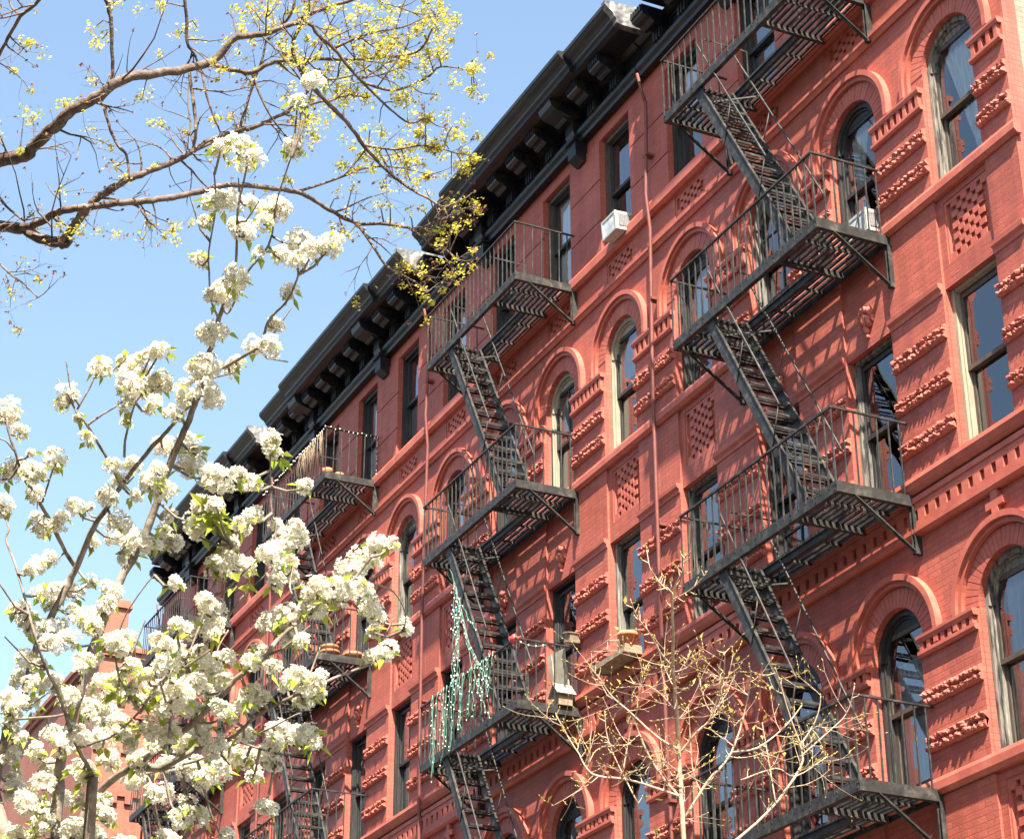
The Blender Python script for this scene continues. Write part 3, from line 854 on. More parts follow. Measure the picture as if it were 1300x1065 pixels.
# ------------------------------------------------------------------ fire escape (house coordinates)
FX0, FX1, FD = -4.03, -0.83, 1.0
HX0, HX1, HY = -3.30, -1.72, -0.43       # stair opening
PLATS = (17.37, 14.07, 10.90, 7.75)
def fire_escape_proto():
    O = Vector((-2.43, 0, 7.1))
    root = thing('fire_escape', 'x', 'fire escape', O, 'black iron fire escapes on the tenement row')
    def ob(n, mb, parent): return link(n, mb.mesh(n, O if parent is root else O), M['iron'], parent)
    for pi, z in enumerate(PLATS):
        last = pi == len(PLATS)-1
        mb = MB(); h = 0.125
        # channel beams: front, ends
        mb.box(FX0, FX1, -FD, -FD+0.012, z-h, z)
        mb.box(FX0+0.012, FX1-0.012, -FD+0.012, -FD+0.06, z-0.010, z-0.001); mb.box(FX0+0.012, FX1-0.012, -FD+0.012, -FD+0.06, z-h+0.001, z-h+0.010)
        for x0, x1 in ((FX0, FX0+0.012), (FX1-0.012, FX1)):
            mb.box(x0, x1, -FD+0.012, -0.002, z-h+0.002, z-0.002)
        mb.box(FX0+0.012, FX0+0.06, -FD+0.06, -0.002, z-h+0.002, z-h+0.011); mb.box(FX1-0.06, FX1-0.012, -FD+0.06, -0.002, z-h+0.002, z-h+0.011)
        # inner beam along the stair opening and cross bearers
        mb.box(HX0, HX1, HY, HY+0.012, z-0.11, z-0.004)
        mb.box(HX0, HX1, HY+0.012, HY+0.05, z-0.11, z-0.10)
        for x in (HX0-0.012, HX1):
            mb.box(x, x+0.012, -FD+0.06, -0.05, z-0.105, z-0.03)
            mb.box(x-0.02, x+0.032, -FD+0.06, -0.05, z-0.114, z-0.105)
        for x in (FX0+0.36, FX1-0.42, (HX0+HX1)/2-0.25, (HX0+HX1)/2+0.35):
            inner = HX0 < x < HX1
            mb.box(x, x+0.010, (HY+0.012) if inner else -FD+0.06, -0.05, z-0.075, z-0.042)
        mb.box(FX0+0.06, FX1-0.06, -0.06, -0.05, z-0.105, z-0.004)
        # rivets
        for x in (FX0+0.04, FX0+0.42, HX0, -2.43, HX1, FX1-0.4, FX1-0.04):
            for zz in (z-0.035, z-0.09):
                mb.box(x-0.009, x+0.009, -FD-0.007, -FD+0.001, zz-0.009, zz+0.009)
        land = ob('landing', mb, root)
        # slatted floor: flat bars on edge
        mb = MB()
        y = -FD+0.085
        while y < -0.07:
            top, bot = z-0.003-0.003*rnd.random(), z-0.036
            if y < HY-0.01:
                mb.box(FX0+0.012, HX0+0.05, y-0.017, y+0.017, bot, top)
                mb.box(HX1-0.06, FX1-0.012, y-0.017, y+0.017, bot, top)
            else:
                mb.box(FX0+0.012, FX1-0.012, y-0.017, y+0.017, bot, top)
            y += 0.080
        ob('slat_floor', mb, land)
        # railing
        mb = MB(); zr = z+0.845
        mb.box(FX0, FX1, -FD-0.014, -FD+0.014, zr-0.012, zr+0.012)
        for x0, x1 in ((FX0-0.001, FX0+0.027), (FX1-0.027, FX1+0.001)):
            mb.box(x0, x1, -FD+0.0141, 0.01, zr-0.010, zr+0.010)
        nb = 22
        for i in range(nb+1):
            x = FX0+0.014+(FX1-FX0-0.028)*i/nb + (rnd.uniform(-0.006, 0.006) if 0 < i < nb else 0)
            wv = 0.0075
            mb.obox((x, -FD+0.003, (z+zr)/2-0.03), (wv, 0, 0), (0, wv, 0), (rnd.uniform(-.004, .004), 0, (zr-z)/2+0.02))
        for i in range(1, 7):
            y = -FD+i*0.143
            for x in (FX0+0.013, FX1-0.013):
                mb.obox((x, y+rnd.uniform(-.006, .006), (z+zr)/2-0.005), (0.0075, 0, 0), (0, 0.0075, 0), (0, rnd.uniform(-.004, .004), (zr-z)/2-0.006))
        ob('railing', mb, land)
        # guard rails round the opening
        zg = z+0.70
        mb = MB()
        mb.bar((HX1+0.02, -FD, zg), (HX1+0.02, HY+0.02, zg), 0.022, 0.010, (0, 0, 1))
        mb.bar((HX1+0.02, HY+0.02, zg+0.011), (HX1+0.02, HY+0.02, z-0.06), 0.022, 0.010, (0, 1, 0))
        ob('guard_rail', mb, land)
        mb = MB()
        mb.bar((HX0+0.35, -FD, zg-0.22), (HX0+0.35, HY+0.05, zg-0.22), 0.018, 0.009, (0, 0, 1))
        mb.bar((HX0+0.35, HY+0.05, zg-0.21), (HX0+0.35, HY+0.05, z-0.35), 0.018, 0.009, (0, 1, 0))
        ob('guard_rail', mb, land)
        if not last:
            mb = MB()
            mb.bar((HX0+0.2, -FD+0.08, z-0.36), (HX0+0.62, HY+0.05, z-0.36), 0.018, 0.009, (0, 0, 1))
            ob('grab_bar', mb, land)
        for x in (FX0+0.02, FX1-0.02):
            mb = MB()
            mb.box(x-0.035, x+0.035, -0.022, -0.002, z-0.66, z-h+0.001)
            mb.box(x-0.030, x-0.020, -0.085, -0.022, z-0.66, z-h+0.001); mb.box(x+0.022, x+0.032, -0.085, -0.022, z-0.66, z-h+0.001)
            mb.bar((x, -0.03, z-0.66), (x, -FD+0.22, z-h), 0.05, 0.012, (1, 0, 0))
            mb.bar((x, -0.03, z-0.655), (x, -FD+0.22, z-h+0.004), 0.010, 0.05, (1, 0, 0))
            for zz in (z-0.2, z-0.6):
                mb.box(x-0.012, x+0.012, -0.034, -0.022, zz-0.012, zz+0.012)
            ob('bracket', mb, land)
        if last:
            continue
        # ---- stair down to the next landing
        zt, zb = z-0.02, PLATS[pi+1]
        slope = 1.785        # drop per metre forward
        xt = HX0+0.04; xb = xt+(zt-zb)/slope
        ys = (-FD+0.045, HY-0.035)
        d = Vector((xb-xt, 0, zb-zt)); dn = d.normalized(); nrm = Vector((dn.z, 0, -dn.x))
        mb = MB()
        for y in ys:
            mb.bar((xt, y, zt-0.04), (xb, y, zb+0.015), 0.010, 0.145, (0, 1, 0))
            mb.bar(Vector((xt, y, zt-0.04))+nrm*-0.072, Vector((xb, y, zb+0.015))+nrm*-0.072, 0.035, 0.009, (0, 1, 0))
        stair = ob('stair', mb, root)
        ns = 13
        step0 = None
        for i in range(1, ns):
            f = i/ns
            p = Vector((xt, 0, zt)).lerp(Vector((xb, 0, zb)), f)
            if step0 is None:
                mb = MB()
                for j in range(3):
                    mb.box(-0.070+j*0.062, -0.046+j*0.062, ys[0]+0.006, ys[1]-0.006, -0.010+0.0005*j, 0.000+0.0005*j)
                mb.box(-0.077, -0.0705, ys[0]+0.006, ys[1]-0.006, -0.026, 0.002)
                mb.box(0.079, 0.0855, ys[0]+0.006, ys[1]-0.006, -0.026, 0.002)
                for yy in (ys[0]+0.012, ys[1]-0.018):
                    mb.box(-0.0705, 0.079, yy, yy+0.006, -0.018, -0.0105)
                step0 = mb.mesh('step')
            link('step', step0, M['iron'], stair, p-O)
        for y, so in ((ys[0]-0.03, -1), (ys[1]+0.03, 1)):
            mb = MB()
            off = Vector((0, 0, 0.74))
            a = Vector((xt, y, zt)).lerp(Vector((xb, y, zb)), 0.07)+off
            b = Vector((xt, y, zt)).lerp(Vector((xb, y, zb)), 0.985)+off
            if so < 0:
                b = Vector((xt, y, zt)).lerp(Vector((xb, y, zb)), 0.80)+off
            mb.tube([a+Vector((-0.05, 0, 0.10)), a, b, b+Vector((0.03, 0, -0.06))], 0.0125, 6)
            for f in (0.36, 0.72):
                q = Vector((xt, y, zt)).lerp(Vector((xb, y, zb)), f)
                mb.tube([q+Vector((0.16, 0, 0.74-0.16*slope)), q+Vector((-0.06, -so*0.02, -0.03))], 0.008, 5)
            ob('handrail', mb, stair)
    return root

# ------------------------------------------------------------------ build the row
HLAB = {0: 'red painted brick tenement at the right end of the row, nearest building',
        -1: 'red tenement second from the right, white air conditioner in its top window',
        -2: 'red tenement third from the right, with blossom across its left half',
        -3: 'farthest red tenement at the left end of the row, mostly behind white blossom'}
FLAB = {0: 'black fire escape on the nearest building, nothing hung on its rails',
        -1: 'black fire escape with green fairy lights draped over its third landing',
        -2: 'black fire escape with a string of small lights along its top landing rail',
        -3: 'farthest black fire escape, its top landing seen against the sky behind blossom'}
house = house_proto()
fe = fire_escape_proto()
roots = {}
for k in (0, -1, -2, -3):
    h = house if k == 0 else copy_tree(house)
    roots[k] = h
for k, h in roots.items():
    h.location = (k*W, 0, 0)
    h['label'] = HLAB[k]
    add_windows(h, k)
    if k == 0:
        pass
    # rain pipe at the left edge of each front, its red darkened for shade
    mb = MB()
    pts = [(XL+0.11, -0.10, z) for z in (4.6, 8.0, 11.4, 11.5, 14.3, 14.4, 17.0, 17.55, 18.8, 19.1)]
    mb.tube([(x+0.004*math.sin(i*2.1+k), y-(0.05 if i in (2, 3, 4, 5, 7) else 0), z) for i, (x, y, z) in enumerate(pts)], 0.026, 8)
    mb.tube([(XL+0.10, -0.10, 19.1), (XL+0.06, -0.14, 19.35), (XL+0.04, -0.18, 19.6)], 0.022, 6)
    for z in (5.6, 9.0, 12.6, 15.9, 18.2):
        mb.box(XL+0.055, XL+0.165, -0.145, 0.003, z-0.02, z+0.02)
    if k < 0 or True:
        obj('rain_pipe', mb, 'pipe', h)
f_roots = {}
for k in (0, -1, -2, -3):
    f_ = fe if k == 0 else copy_tree(fe)
    f_roots[k] = f_
for k, f_ in f_roots.items():
    f_.location = (k*W-2.43, 0, 7.1)
    f_['label'] = FLAB[k]

# ------------------------------------------------------------------ lower house with a chimney beyond the row
far = thing('corner_building', 'sunlit orange brick building with a chimney beyond the left end of the row', 'building', (-46, 6, 0))
O = (-46, 6, 0)
mb = MB(); mb.box(-52, -40, 1.45, 12, 0, 22.3)
obj('wall', mb, 'orange_brick', far, O)
mb = MB()
mb.box(-52.1, -39.9, 1.35, 12.1, 22.30, 22.46); mb.box(-52.18, -39.82, 1.27, 12.2, 22.46, 22.60)
obj('parapet', mb, 'orange_brick', far, O)
mb = MB()
mb.box(-41.0, -39.98, 1.50, 2.15, 22.6, 23.75); mb.box(-41.08, -39.90, 1.42, 2.23, 23.75, 23.9); mb.box(-41.02, -39.96, 1.48, 2.17, 23.9, 24.0)
ch = obj('chimney', mb, 'orange_brick', far, O)
mb = MB()
mb.lathe((-40.5, 1.82, 24.0), [(0.16, 0), (0.14, 0.45), (0.17, 0.47), (0.17, 0.52), (0.10, 0.52)], 14)
obj('chimney_pot', mb, 'terracotta', ch, O)
for z in (21.2, 20.6, 19.6, 18.4, 16.9):
    mb = MB(); mb.box(-39.999, -39.93 if z != 20.6 else -39.88, 1.46, 11.9, z, z+0.16)
    for i in range(9):
        y = 1.6+i*0.42
        mb.box(-39.999, -39.91, y, y+0.2, z-0.20, z-0.001)
    obj('string_course', mb, 'orange_brick', far, O)
for z in (14.5, 11.3, 8.1):
    for y in (3.5, 6.5, 9.5):
        mb = MB(); mb.box(-40.05, -39.96, y, y+0.9, z, z+1.8)
        wv = obj('window', mb, 'frame_black', far, O)
        mb = MB(); mb.quad((-39.955, y+0.1, z+0.1), (-39.955, y+0.8, z+0.1), (-39.955, y+0.8, z+1.7), (-39.955, y+0.1, z+1.7))
        obj('pane', mb, 'glass', wv, O)

# ------------------------------------------------------------------ things on sills and landings
def ac_unit(label, x0, x1, y0, y1, z0, z1, tilt, seed):
    c = Vector(((x0+x1)/2, (y0+y1)/2, z0))
    t = thing('air_conditioner', label, 'air conditioner', c, 'window air conditioners')
    w, d, h = (x1-x0)/2, (y1-y0)/2, z1-z0
    mb = MB(); mb.box(-w, w, -d+0.03, d, 0, h)
    obj('case', mb, 'white_plastic', t)
    mb = MB()
    b = 0.03
    mb.box(-w-0.004, w+0.004, -d, -d+0.03, 0, b); mb.box(-w-0.004, w+0.004, -d, -d+0.03, h-b, h+0.004)
    mb.box(-w-0.004, -w+b, -d, -d+0.03, b, h-b); mb.box(w-b, w+0.004, -d, -d+0.03, b, h-b)
    obj('bezel', mb, 'white_plastic', t)
    mb = MB()
    n = int((2*w-2*b)/0.013)
    for i in range(n):
        x = -w+b+(i+0.5)*(2*w-2*b)/n
        mb.box(x-0.0045, x+0.0045, -d+0.006, -d+0.028, b, h-b)
    obj('coil_grille', mb, 'fin', t)
    mb = MB()
    for s in (-1, 1):
        mb = MB()
        mb.box(min(s*w, s*(w+0.004)), max(s*w, s*(w+0.004)), -d*0.80, d*0.25, h*0.18, h*0.86)
        for i in range(9):
            y = -d*0.76+i*d*0.11
            mb.box(min(s*w, s*(w+0.012)), max(s*w, s*(w+0.012)), y, y+d*0.05, h*0.20, h*0.84)
        obj('louvre', mb, 'grille', t)
    t.rotation_euler = (tilt, 0, 0)
    return t
ac_unit('white window air conditioner on a top floor sill beside the rain pipe', -7.12, -6.72, -0.26, 0.26, 17.37, 17.66, R(4), 1)
ac_unit('white air conditioner behind the rail of the nearest fire escape', -1.36, -1.0, -0.2, 0.24, 14.22, 14.50, R(2), 2)

# window tray with pot (second building, third storey)
t = thing('window_tray', 'shallow wooden planter tray hung on wires below a window', 'planter', (-7.05, -0.1, 11.05))
O = (-7.05, -0.1, 11.05)
mb = MB()
mb.box(-7.52, -6.62, -0.36, -0.13, 11.065, 11.08)
mb.box(-7.53, -6.61, -0.375, -0.36, 11.05, 11.12); mb.box(-7.53, -6.61, -0.13, -0.115, 11.05, 11.15)
mb.box(-7.53, -7.515, -0.36, -0.13, 11.05, 11.16); mb.box(-6.625, -6.61, -0.36, -0.13, 11.05, 11.16)
obj('tray', mb, 'wood', t, O)
mb = MB()
for x in (-7.50, -7.05, -6.64):
    mb.tube([(x, -0.37, 11.10), (x, -0.37, 11.34), (x+0.02, 0.10, 11.42)], 0.006, 5)
mb.tube([(-7.50, -0.37, 11.33), (-6.64, -0.37, 11.34)], 0.006, 5)
obj('wire', mb, 'ply', t, O)
pot = [(0.0, 0.0), (0.085, 0.0), (0.112, 0.20), (0.128, 0.20), (0.130, 0.25), (0.11, 0.25), (0.105, 0.21), (0.0, 0.20)]
mb = MB(); mb.lathe((0, 0, 0), pot, 18)
tag(link('flower_pot', mb.mesh('flower_pot'), M['terracotta'], None, (-6.70, -0.27, 11.081)), 'small orange terracotta pot standing on the wooden window tray', 'flower pot')

# birdhouse, board and box on the decorated landing
bx, by, bz = -8.50, -0.30, 10.90
t = thing('birdhouse', 'small wooden birdhouse with pitched roof standing on the decorated landing', 'birdhouse', (bx, by, bz))
mb = MB()
mb.extrude_y([(-0.11, 0), (0.11, 0), (0.11, 0.17), (0, 0.29), (-0.11, 0.17)], -0.10, 0.10)
obj('house_body', mb, 'wood', t)
mb = MB()
mb.bar((-0.15, 0, 0.145), (0.005, 0, 0.315), 0.28, 0.016); mb.bar((0.15, 0, 0.145), (-0.005, 0, 0.315), 0.28, 0.016)
obj('roof', mb, 'ply', t)
mb = MB(); mb.tube([(0, -0.1015, 0.15), (0, -0.104, 0.15)], 0.028, 12)
obj('entrance_hole', mb, 'frame_black', t)
mb = MB(); mb.tube([(0, -0.10, 0.08), (0, -0.16, 0.08)], 0.007, 6)
obj('perch', mb, 'wood', t)
mb = MB()
mb.obox((0, 0, 0.45), (0.19, 0.03, 0), (-0.0015, 0.009, 0.004), (0, -0.06, 0.45))
mb.obox((-0.02, -0.075, 0.45), (0.012, 0.002, 0), (0, 0.008, 0), (0.02, -0.06, 0.40))
tag(link('board', mb.mesh('board'), M['ply'], None, (-8.86, -0.14, 10.905)), 'tall grey board leaning in the window behind the birdhouse', 'board')
mb = MB()
mb.obox((0, 0, 0), (0.085, 0, -0.022), (0, 0.08, 0), (0.012, 0, 0.06))
mb.obox((0.01, 0, 0.066), (0.10, 0, -0.026), (0, 0.10, 0), (0.002, 0, 0.007))
mb.box(-0.03, 0.03, 0.078, 0.165, -0.05, 0.03)
tag(link('nest_box', mb.mesh('nest_box'), M['wood'], None, (-8.46, -0.15, 11.88)), 'tilted brown wooden nest box fixed to the wall above the birdhouse', 'nest box')
mb = MB()
blob(mb, (0, 0, 0), 0.095, 0.05, 0.055, 3, 0.5, 12, 8); blob(mb, (0.08, 0.01, -0.03), 0.06, 0.04, 0.045, 5, 0.4)
tag(link('red_ribbon', mb.mesh('red_ribbon'), M['red_plastic'], None, (-7.6-0.97, -0.985, 10.90+0.875)), 'bright red bow tied to a landing rail corner', 'bow')

# clay bowls and pots on the third building
def bowl(r, h): return [(0, 0), (r*0.55, 0), (r*0.95, h*0.7), (r, h), (r*0.88, h), (r*0.5, h*0.2), (0, h*0.15)]
for i, (dx, dy, dz, r, h, lab) in enumerate(((-1.02, -0.72, 14.07, 0.17, 0.10, 'wide brown clay bowl at the base of the bowl stack'),
                                       (-1.02, -0.72, 14.155, 0.15, 0.11, 'brown clay bowl set on top of the wide bowl'),
                                       (-1.00, -0.30, 14.07, 0.16, 0.12, 'brown clay bowl nearest the wall on the bowl landing'))):
    mb = MB(); mb.lathe((0, 0, 0), bowl(r, h), 20)
    tag(link('clay_bowl', mb.mesh('clay_bowl'), M['clay'], None, (-15.2+dx, dy, dz)), lab, 'bowl', 'clay bowls on the third fire escape')
for i, (dx, dy, r, lab) in enumerate(((-0.98, -0.90, 0.10, 'orange clay pot at the outer corner of the top landing with lights'),
                                      (-1.05, -0.66, 0.09, 'smaller orange clay pot beside the corner pot on the lit top landing'))):
    mb = MB(); mb.lathe((0, 0, 0), [(0, 0), (r*0.7, 0), (r, r*0.7), (r*0.95, r*1.1), (r*0.7, r*1.25), (0, r*1.2)], 18)
    tag(link('clay_pot', mb.mesh('clay_pot'), M['terracotta'], None, (-15.2+dx, dy, 17.37)), lab, 'pot', 'clay pots on the top landing')

# ---- fairy lights
def sag(a, b, s, n=8):
    a, b = Vector(a), Vector(b)
    return [a.lerp(b, i/n)+Vector((0, 0, -s*4*(i/n)*(1-i/n))) for i in range(n+1)]
def light_thing(label, loc): return thing('string_lights', label, 'fairy lights', loc, 'strings of fairy lights')
_bulb = []
def bulb_mesh():
    if not _bulb:
        mb = MB(); blob(mb, (0, 0, 0), 1, 1, 1.7, 3, 0.1, 7, 5)
        _bulb.append(mb.mesh('bulb')); _bulb[0].materials.append(M['bulb_white'])
    return _bulb[0]
def put_bulbs(pts, parent, origin):
    """pts: (point, radius, coloured)"""
    rl.shuffle(pts)
    rest = MB()
    for n_, (p, r, col) in enumerate(pts):
        if n_ < 100:
            o = link('bulb', bulb_mesh(), M['bulb_teal' if col else 'bulb_white'], parent, Vector(p)-Vector(origin))
            o.scale = (r, r, r)
        else:
            blob(rest, p, r, r, r*1.7, 3, 0.1, 6, 4)
    if rest.v:
        tag(obj('bulb', rest, 'bulb_white', parent, origin), kind='stuff')

kx = -7.6
z = PLATS[2]
O = (kx-3.0, -1.0, z)
t = light_thing('green fairy lights hanging like a curtain over a landing rail and its stair', O)
wire, bl = MB(), []
rl = random.Random(5)
x0, x1 = kx-3.55, kx-1.45
n = 21
for i in range(n):
    u = i/(n-1)
    x = x0+(x1-x0)*u+rl.uniform(-0.05, 0.05)
    ztop = z+0.85+0.02*rl.random()
    zbot = z-0.28+0.55*u+rl.uniform(-0.16, 0.20)
    m = 14; pts = []
    ph = rl.random()*6; lean = rl.uniform(-0.22, 0.06)
    for j in range(m+1):
        v = j/m
        pts.append(Vector((x+lean*v+0.035*math.sin(v*6+ph)*v+rl.uniform(-.012, .012), -FD-0.03-0.02*rl.random(), ztop+(zbot-ztop)*v)))
    wire.tube(pts, 0.0036, 4)
    if i % 3:
        wire.tube([p+Vector((0.014*math.sin(q*2.2), -0.008, 0)) for q, p in enumerate(pts)], 0.003, 4)
    for j in range(1, m+1):
        if rl.random() < 0.30:
            bl.append((pts[j]+Vector((rl.uniform(-.02, .02), -0.012, 0)), 0.0066, rl.random() < 0.05))
# bundle dropping from the stair side to the rail, and a run along the stringer
zt = PLATS[1]
def on_stair(f):
    xt_ = HX0+0.04
    return Vector((kx+xt_+f*(zt-z)/1.785, -FD-0.01, zt-0.06-f*(zt-z)))
for q in range(6):
    a = on_stair(0.24+0.022*q); b = Vector((a.x+rl.uniform(-.10, .12), -FD-0.03, z+0.80-0.05*q))
    pts = [p+Vector((rl.uniform(-.03, .03), rl.uniform(-.02, .01), 0)) for p in sag(a, b, 0.0, 14)]
    wire.tube(pts, 0.0036, 4)
    for p in pts[1:]:
        for _ in range(2):
            if rl.random() < 0.38:
                bl.append((p+Vector((rl.uniform(-.05, .05), rl.uniform(-.03, .01), rl.uniform(-.05, .05))), 0.0088, rl.random() < 0.16))
for q in range(5):
    a = on_stair(0.16+0.06*q)+Vector((0, -0.02, 0)); b = on_stair(0.62+0.09*q)+Vector((rl.uniform(0, .2), -0.03, rl.uniform(-.1, .25)))
    pts = [p+Vector((rl.uniform(-.03, .03), 0, rl.uniform(-.02, .02))) for p in sag(a, b, 0.10+0.05*q, 16)]
    wire.tube(pts, 0.0036, 4)
    for p in pts[1:]:
        if rl.random() < 0.6: bl.append((p+Vector((0, 0, rl.uniform(-.03, .01))), 0.0082, rl.random() < 0.25))
pts = sag((kx+FX1-0.02, -FD+0.02, z+0.82), (kx+FX1, -FD+0.45, z+0.82), 0.05, 8)
wire.tube(pts, 0.004, 4)
for p in pts[1:8:2]: bl.append((p, 0.009, False))
obj('wire', wire, 'wire_green', t, O); put_bulbs(bl, t, O)

kx = -15.2; z = PLATS[0]
O = (kx-2.4, -1.0, z+0.85)
t = light_thing('small lights strung along a top landing rail with a dry garland', O)
wire, bl, gar = MB(), [], MB()
path = [Vector((kx+FX0+(FX1-FX0)*i/40, -FD-0.02, z+0.86-0.02*abs(math.sin(i*0.8)))) for i in range(41)]
path += [Vector((kx+FX1+0.01, -FD+FD*i/12, z+0.85)) for i in range(1, 12)]
path += [Vector((kx+FX1+0.01, -0.04, z+0.85-0.8*i/9)) for i in range(0, 10)]
wire.tube(path, 0.007, 4)
for p in path:
    bl.append((p+Vector((rl.uniform(-.01, .01), -0.012, rl.uniform(-.035, 0.01))), 0.0085, False))
for i in range(60):
    p = path[24+int(rl.random()*15)]
    q = p+Vector((rl.uniform(-.12, .12), -0.01, -rl.uniform(0.1, 0.75)))
    gar.tube([p, p.lerp(q, 0.5)+Vector((rl.uniform(-.06, .06), -0.02, 0)), q], 0.005, 4)
obj('wire', wire, 'wire_dark', t, O); put_bulbs(bl, t, O); obj('dry_garland', gar, 'wood', t, O)

# ------------------------------------------------------------------ trees
def catmull(pts, rads, sub=4):
    out, ro = [], []
    n = len(pts)
    for i in range(n-1):
        p0, p1, p2, p3 = pts[max(i-1, 0)], pts[i], pts[i+1], pts[min(i+2, n-1)]
        for j in range(sub):
            t = j/sub
            out.append(0.5*((2*p1)+(p2-p0)*t+(2*p0-5*p1+4*p2-p3)*t*t+(3*p1-p0-3*p2+p3)*t**3))
            ro.append(rads[i]+(rads[i+1]-rads[i])*t)
    out.append(pts[-1]); ro.append(rads[-1])
    return out, ro

class Tree:
    def __init__(s, depth, seed):
        s.D = depth; s.r = random.Random(seed); s.wood = MB(); s.samples = []; s.px = []
    def depth_at(s, u, v, off):
        return s.D+off+0.55*noise.noise(Vector((u*0.0035, v*0.0035, s.D+off)))
    def limb(s, px, w0, w1, off=0.0, n=6, sub=4, jitter=0.0):
        """limb through picture directions px, widths in thousandths of its distance"""
        pts, rads = [], []
        for i, (u, v) in enumerate(px):
            d = s.depth_at(u, v, off)
            p = at(u, v, d)
            pts.append(p)
            f = i/max(1, len(px)-1)
            rads.append((w0+(w1-w0)*f)*d/FPX*0.5)
        P, Rr = catmull(pts, rads, sub)
        P = [p+Vector((s.r.uniform(-1, 1), s.r.uniform(-1, 1), s.r.uniform(-1, 1)))*rr*0.22 for p, rr in zip(P, Rr)]
        Rr = [rr*s.r.uniform(0.93, 1.09) for rr in Rr]
        s.wood.tube(P, Rr, n)
        for i, (p, rr) in enumerate(zip(P, Rr)):
            d = (P[min(i+1, len(P)-1)]-P[max(i-1, 0)]).normalized()
            s.samples.append((p, d, rr))
        return P, Rr
    def free(s, P, Rr, n=6):
        s.wood.tube(P, Rr, n)
    def twig(s, p, d, length, rad, level, on_tip, n=4, up=0.25, wild=0.5):
        r = s.r; pts = [p]; q = p.copy(); dd = d.normalized(); m = 5
        for i in range(m):
            dd = (dd+Vector((r.uniform(-1, 1), r.uniform(-1, 1), r.uniform(-1, 1)))*wild*0.45+Vector((0, 0, up*0.25))).normalized()
            q = q+dd*length/m
            pts.append(q.copy())
        s.wood.tube(pts, [rad*(1-0.7*i/m) for i in range(m+1)], n, cap=False)
        for i in range(1, m+1):
            if level > 0 and r.random() < 0.62:
                side = (dd.cross(Vector((r.uniform(-1, 1), r.uniform(-1, 1), r.uniform(-1, 1))))).normalized()
                s.twig(pts[i], (dd*0.7+side).normalized(), length*r.uniform(0.35, 0.6), rad*(1-0.7*i/m)*0.8, level-1, on_tip, n, up, wild)
            if r.random() < 0.3: on_tip(pts[i], dd, 0)
        on_tip(pts[-1], dd, 1)

def petal_flower(pm, hm, c, nrm, r, rr):
    n = nrm.normalized(); a = n.orthogonal().normalized(); b = n.cross(a)
    a0 = rr.random()*6.28
    cup = rr.uniform(0.15, 0.55)
    for k in range(5):
        t = a0+k*1.2566+rr.uniform(-.12, .12)
        d = a*math.cos(t)+b*math.sin(t); s_ = b*math.cos(t)-a*math.sin(t)
        w = r*0.40
        p0 = c+d*r*0.10
        p1 = c+d*r*0.58+s_*w+n*r*cup*0.45
        p2 = c+d*r*1.0+n*r*cup
        p3 = c+d*r*0.58-s_*w+n*r*cup*0.45
        pm.quad(p0, p1, p2, p3)
    for k in range(3):
        t = a0+k*2.1
        d = a*math.cos(t)+b*math.sin(t)
        q = c+d*r*0.20+n*r*0.32
        hm.quad(q+d*r*0.10, q+b*r*0.10, q-d*r*0.10+n*r*.05, q-b*r*0.10)

def leaf(lm, p, d, n, ln, w):
    d = d.normalized(); s_ = d.cross(n).normalized(); n = s_.cross(d)
    m = p+d*ln*0.45-n*ln*0.05
    tip = p+d*ln-n*ln*0.18
    l = m+s_*w+n*w*0.5; rr = m-s_*w+n*w*0.5
    lm.quad(p, l, tip, m-n*w*0.2); lm.quad(p, m-n*w*0.2, tip, rr)

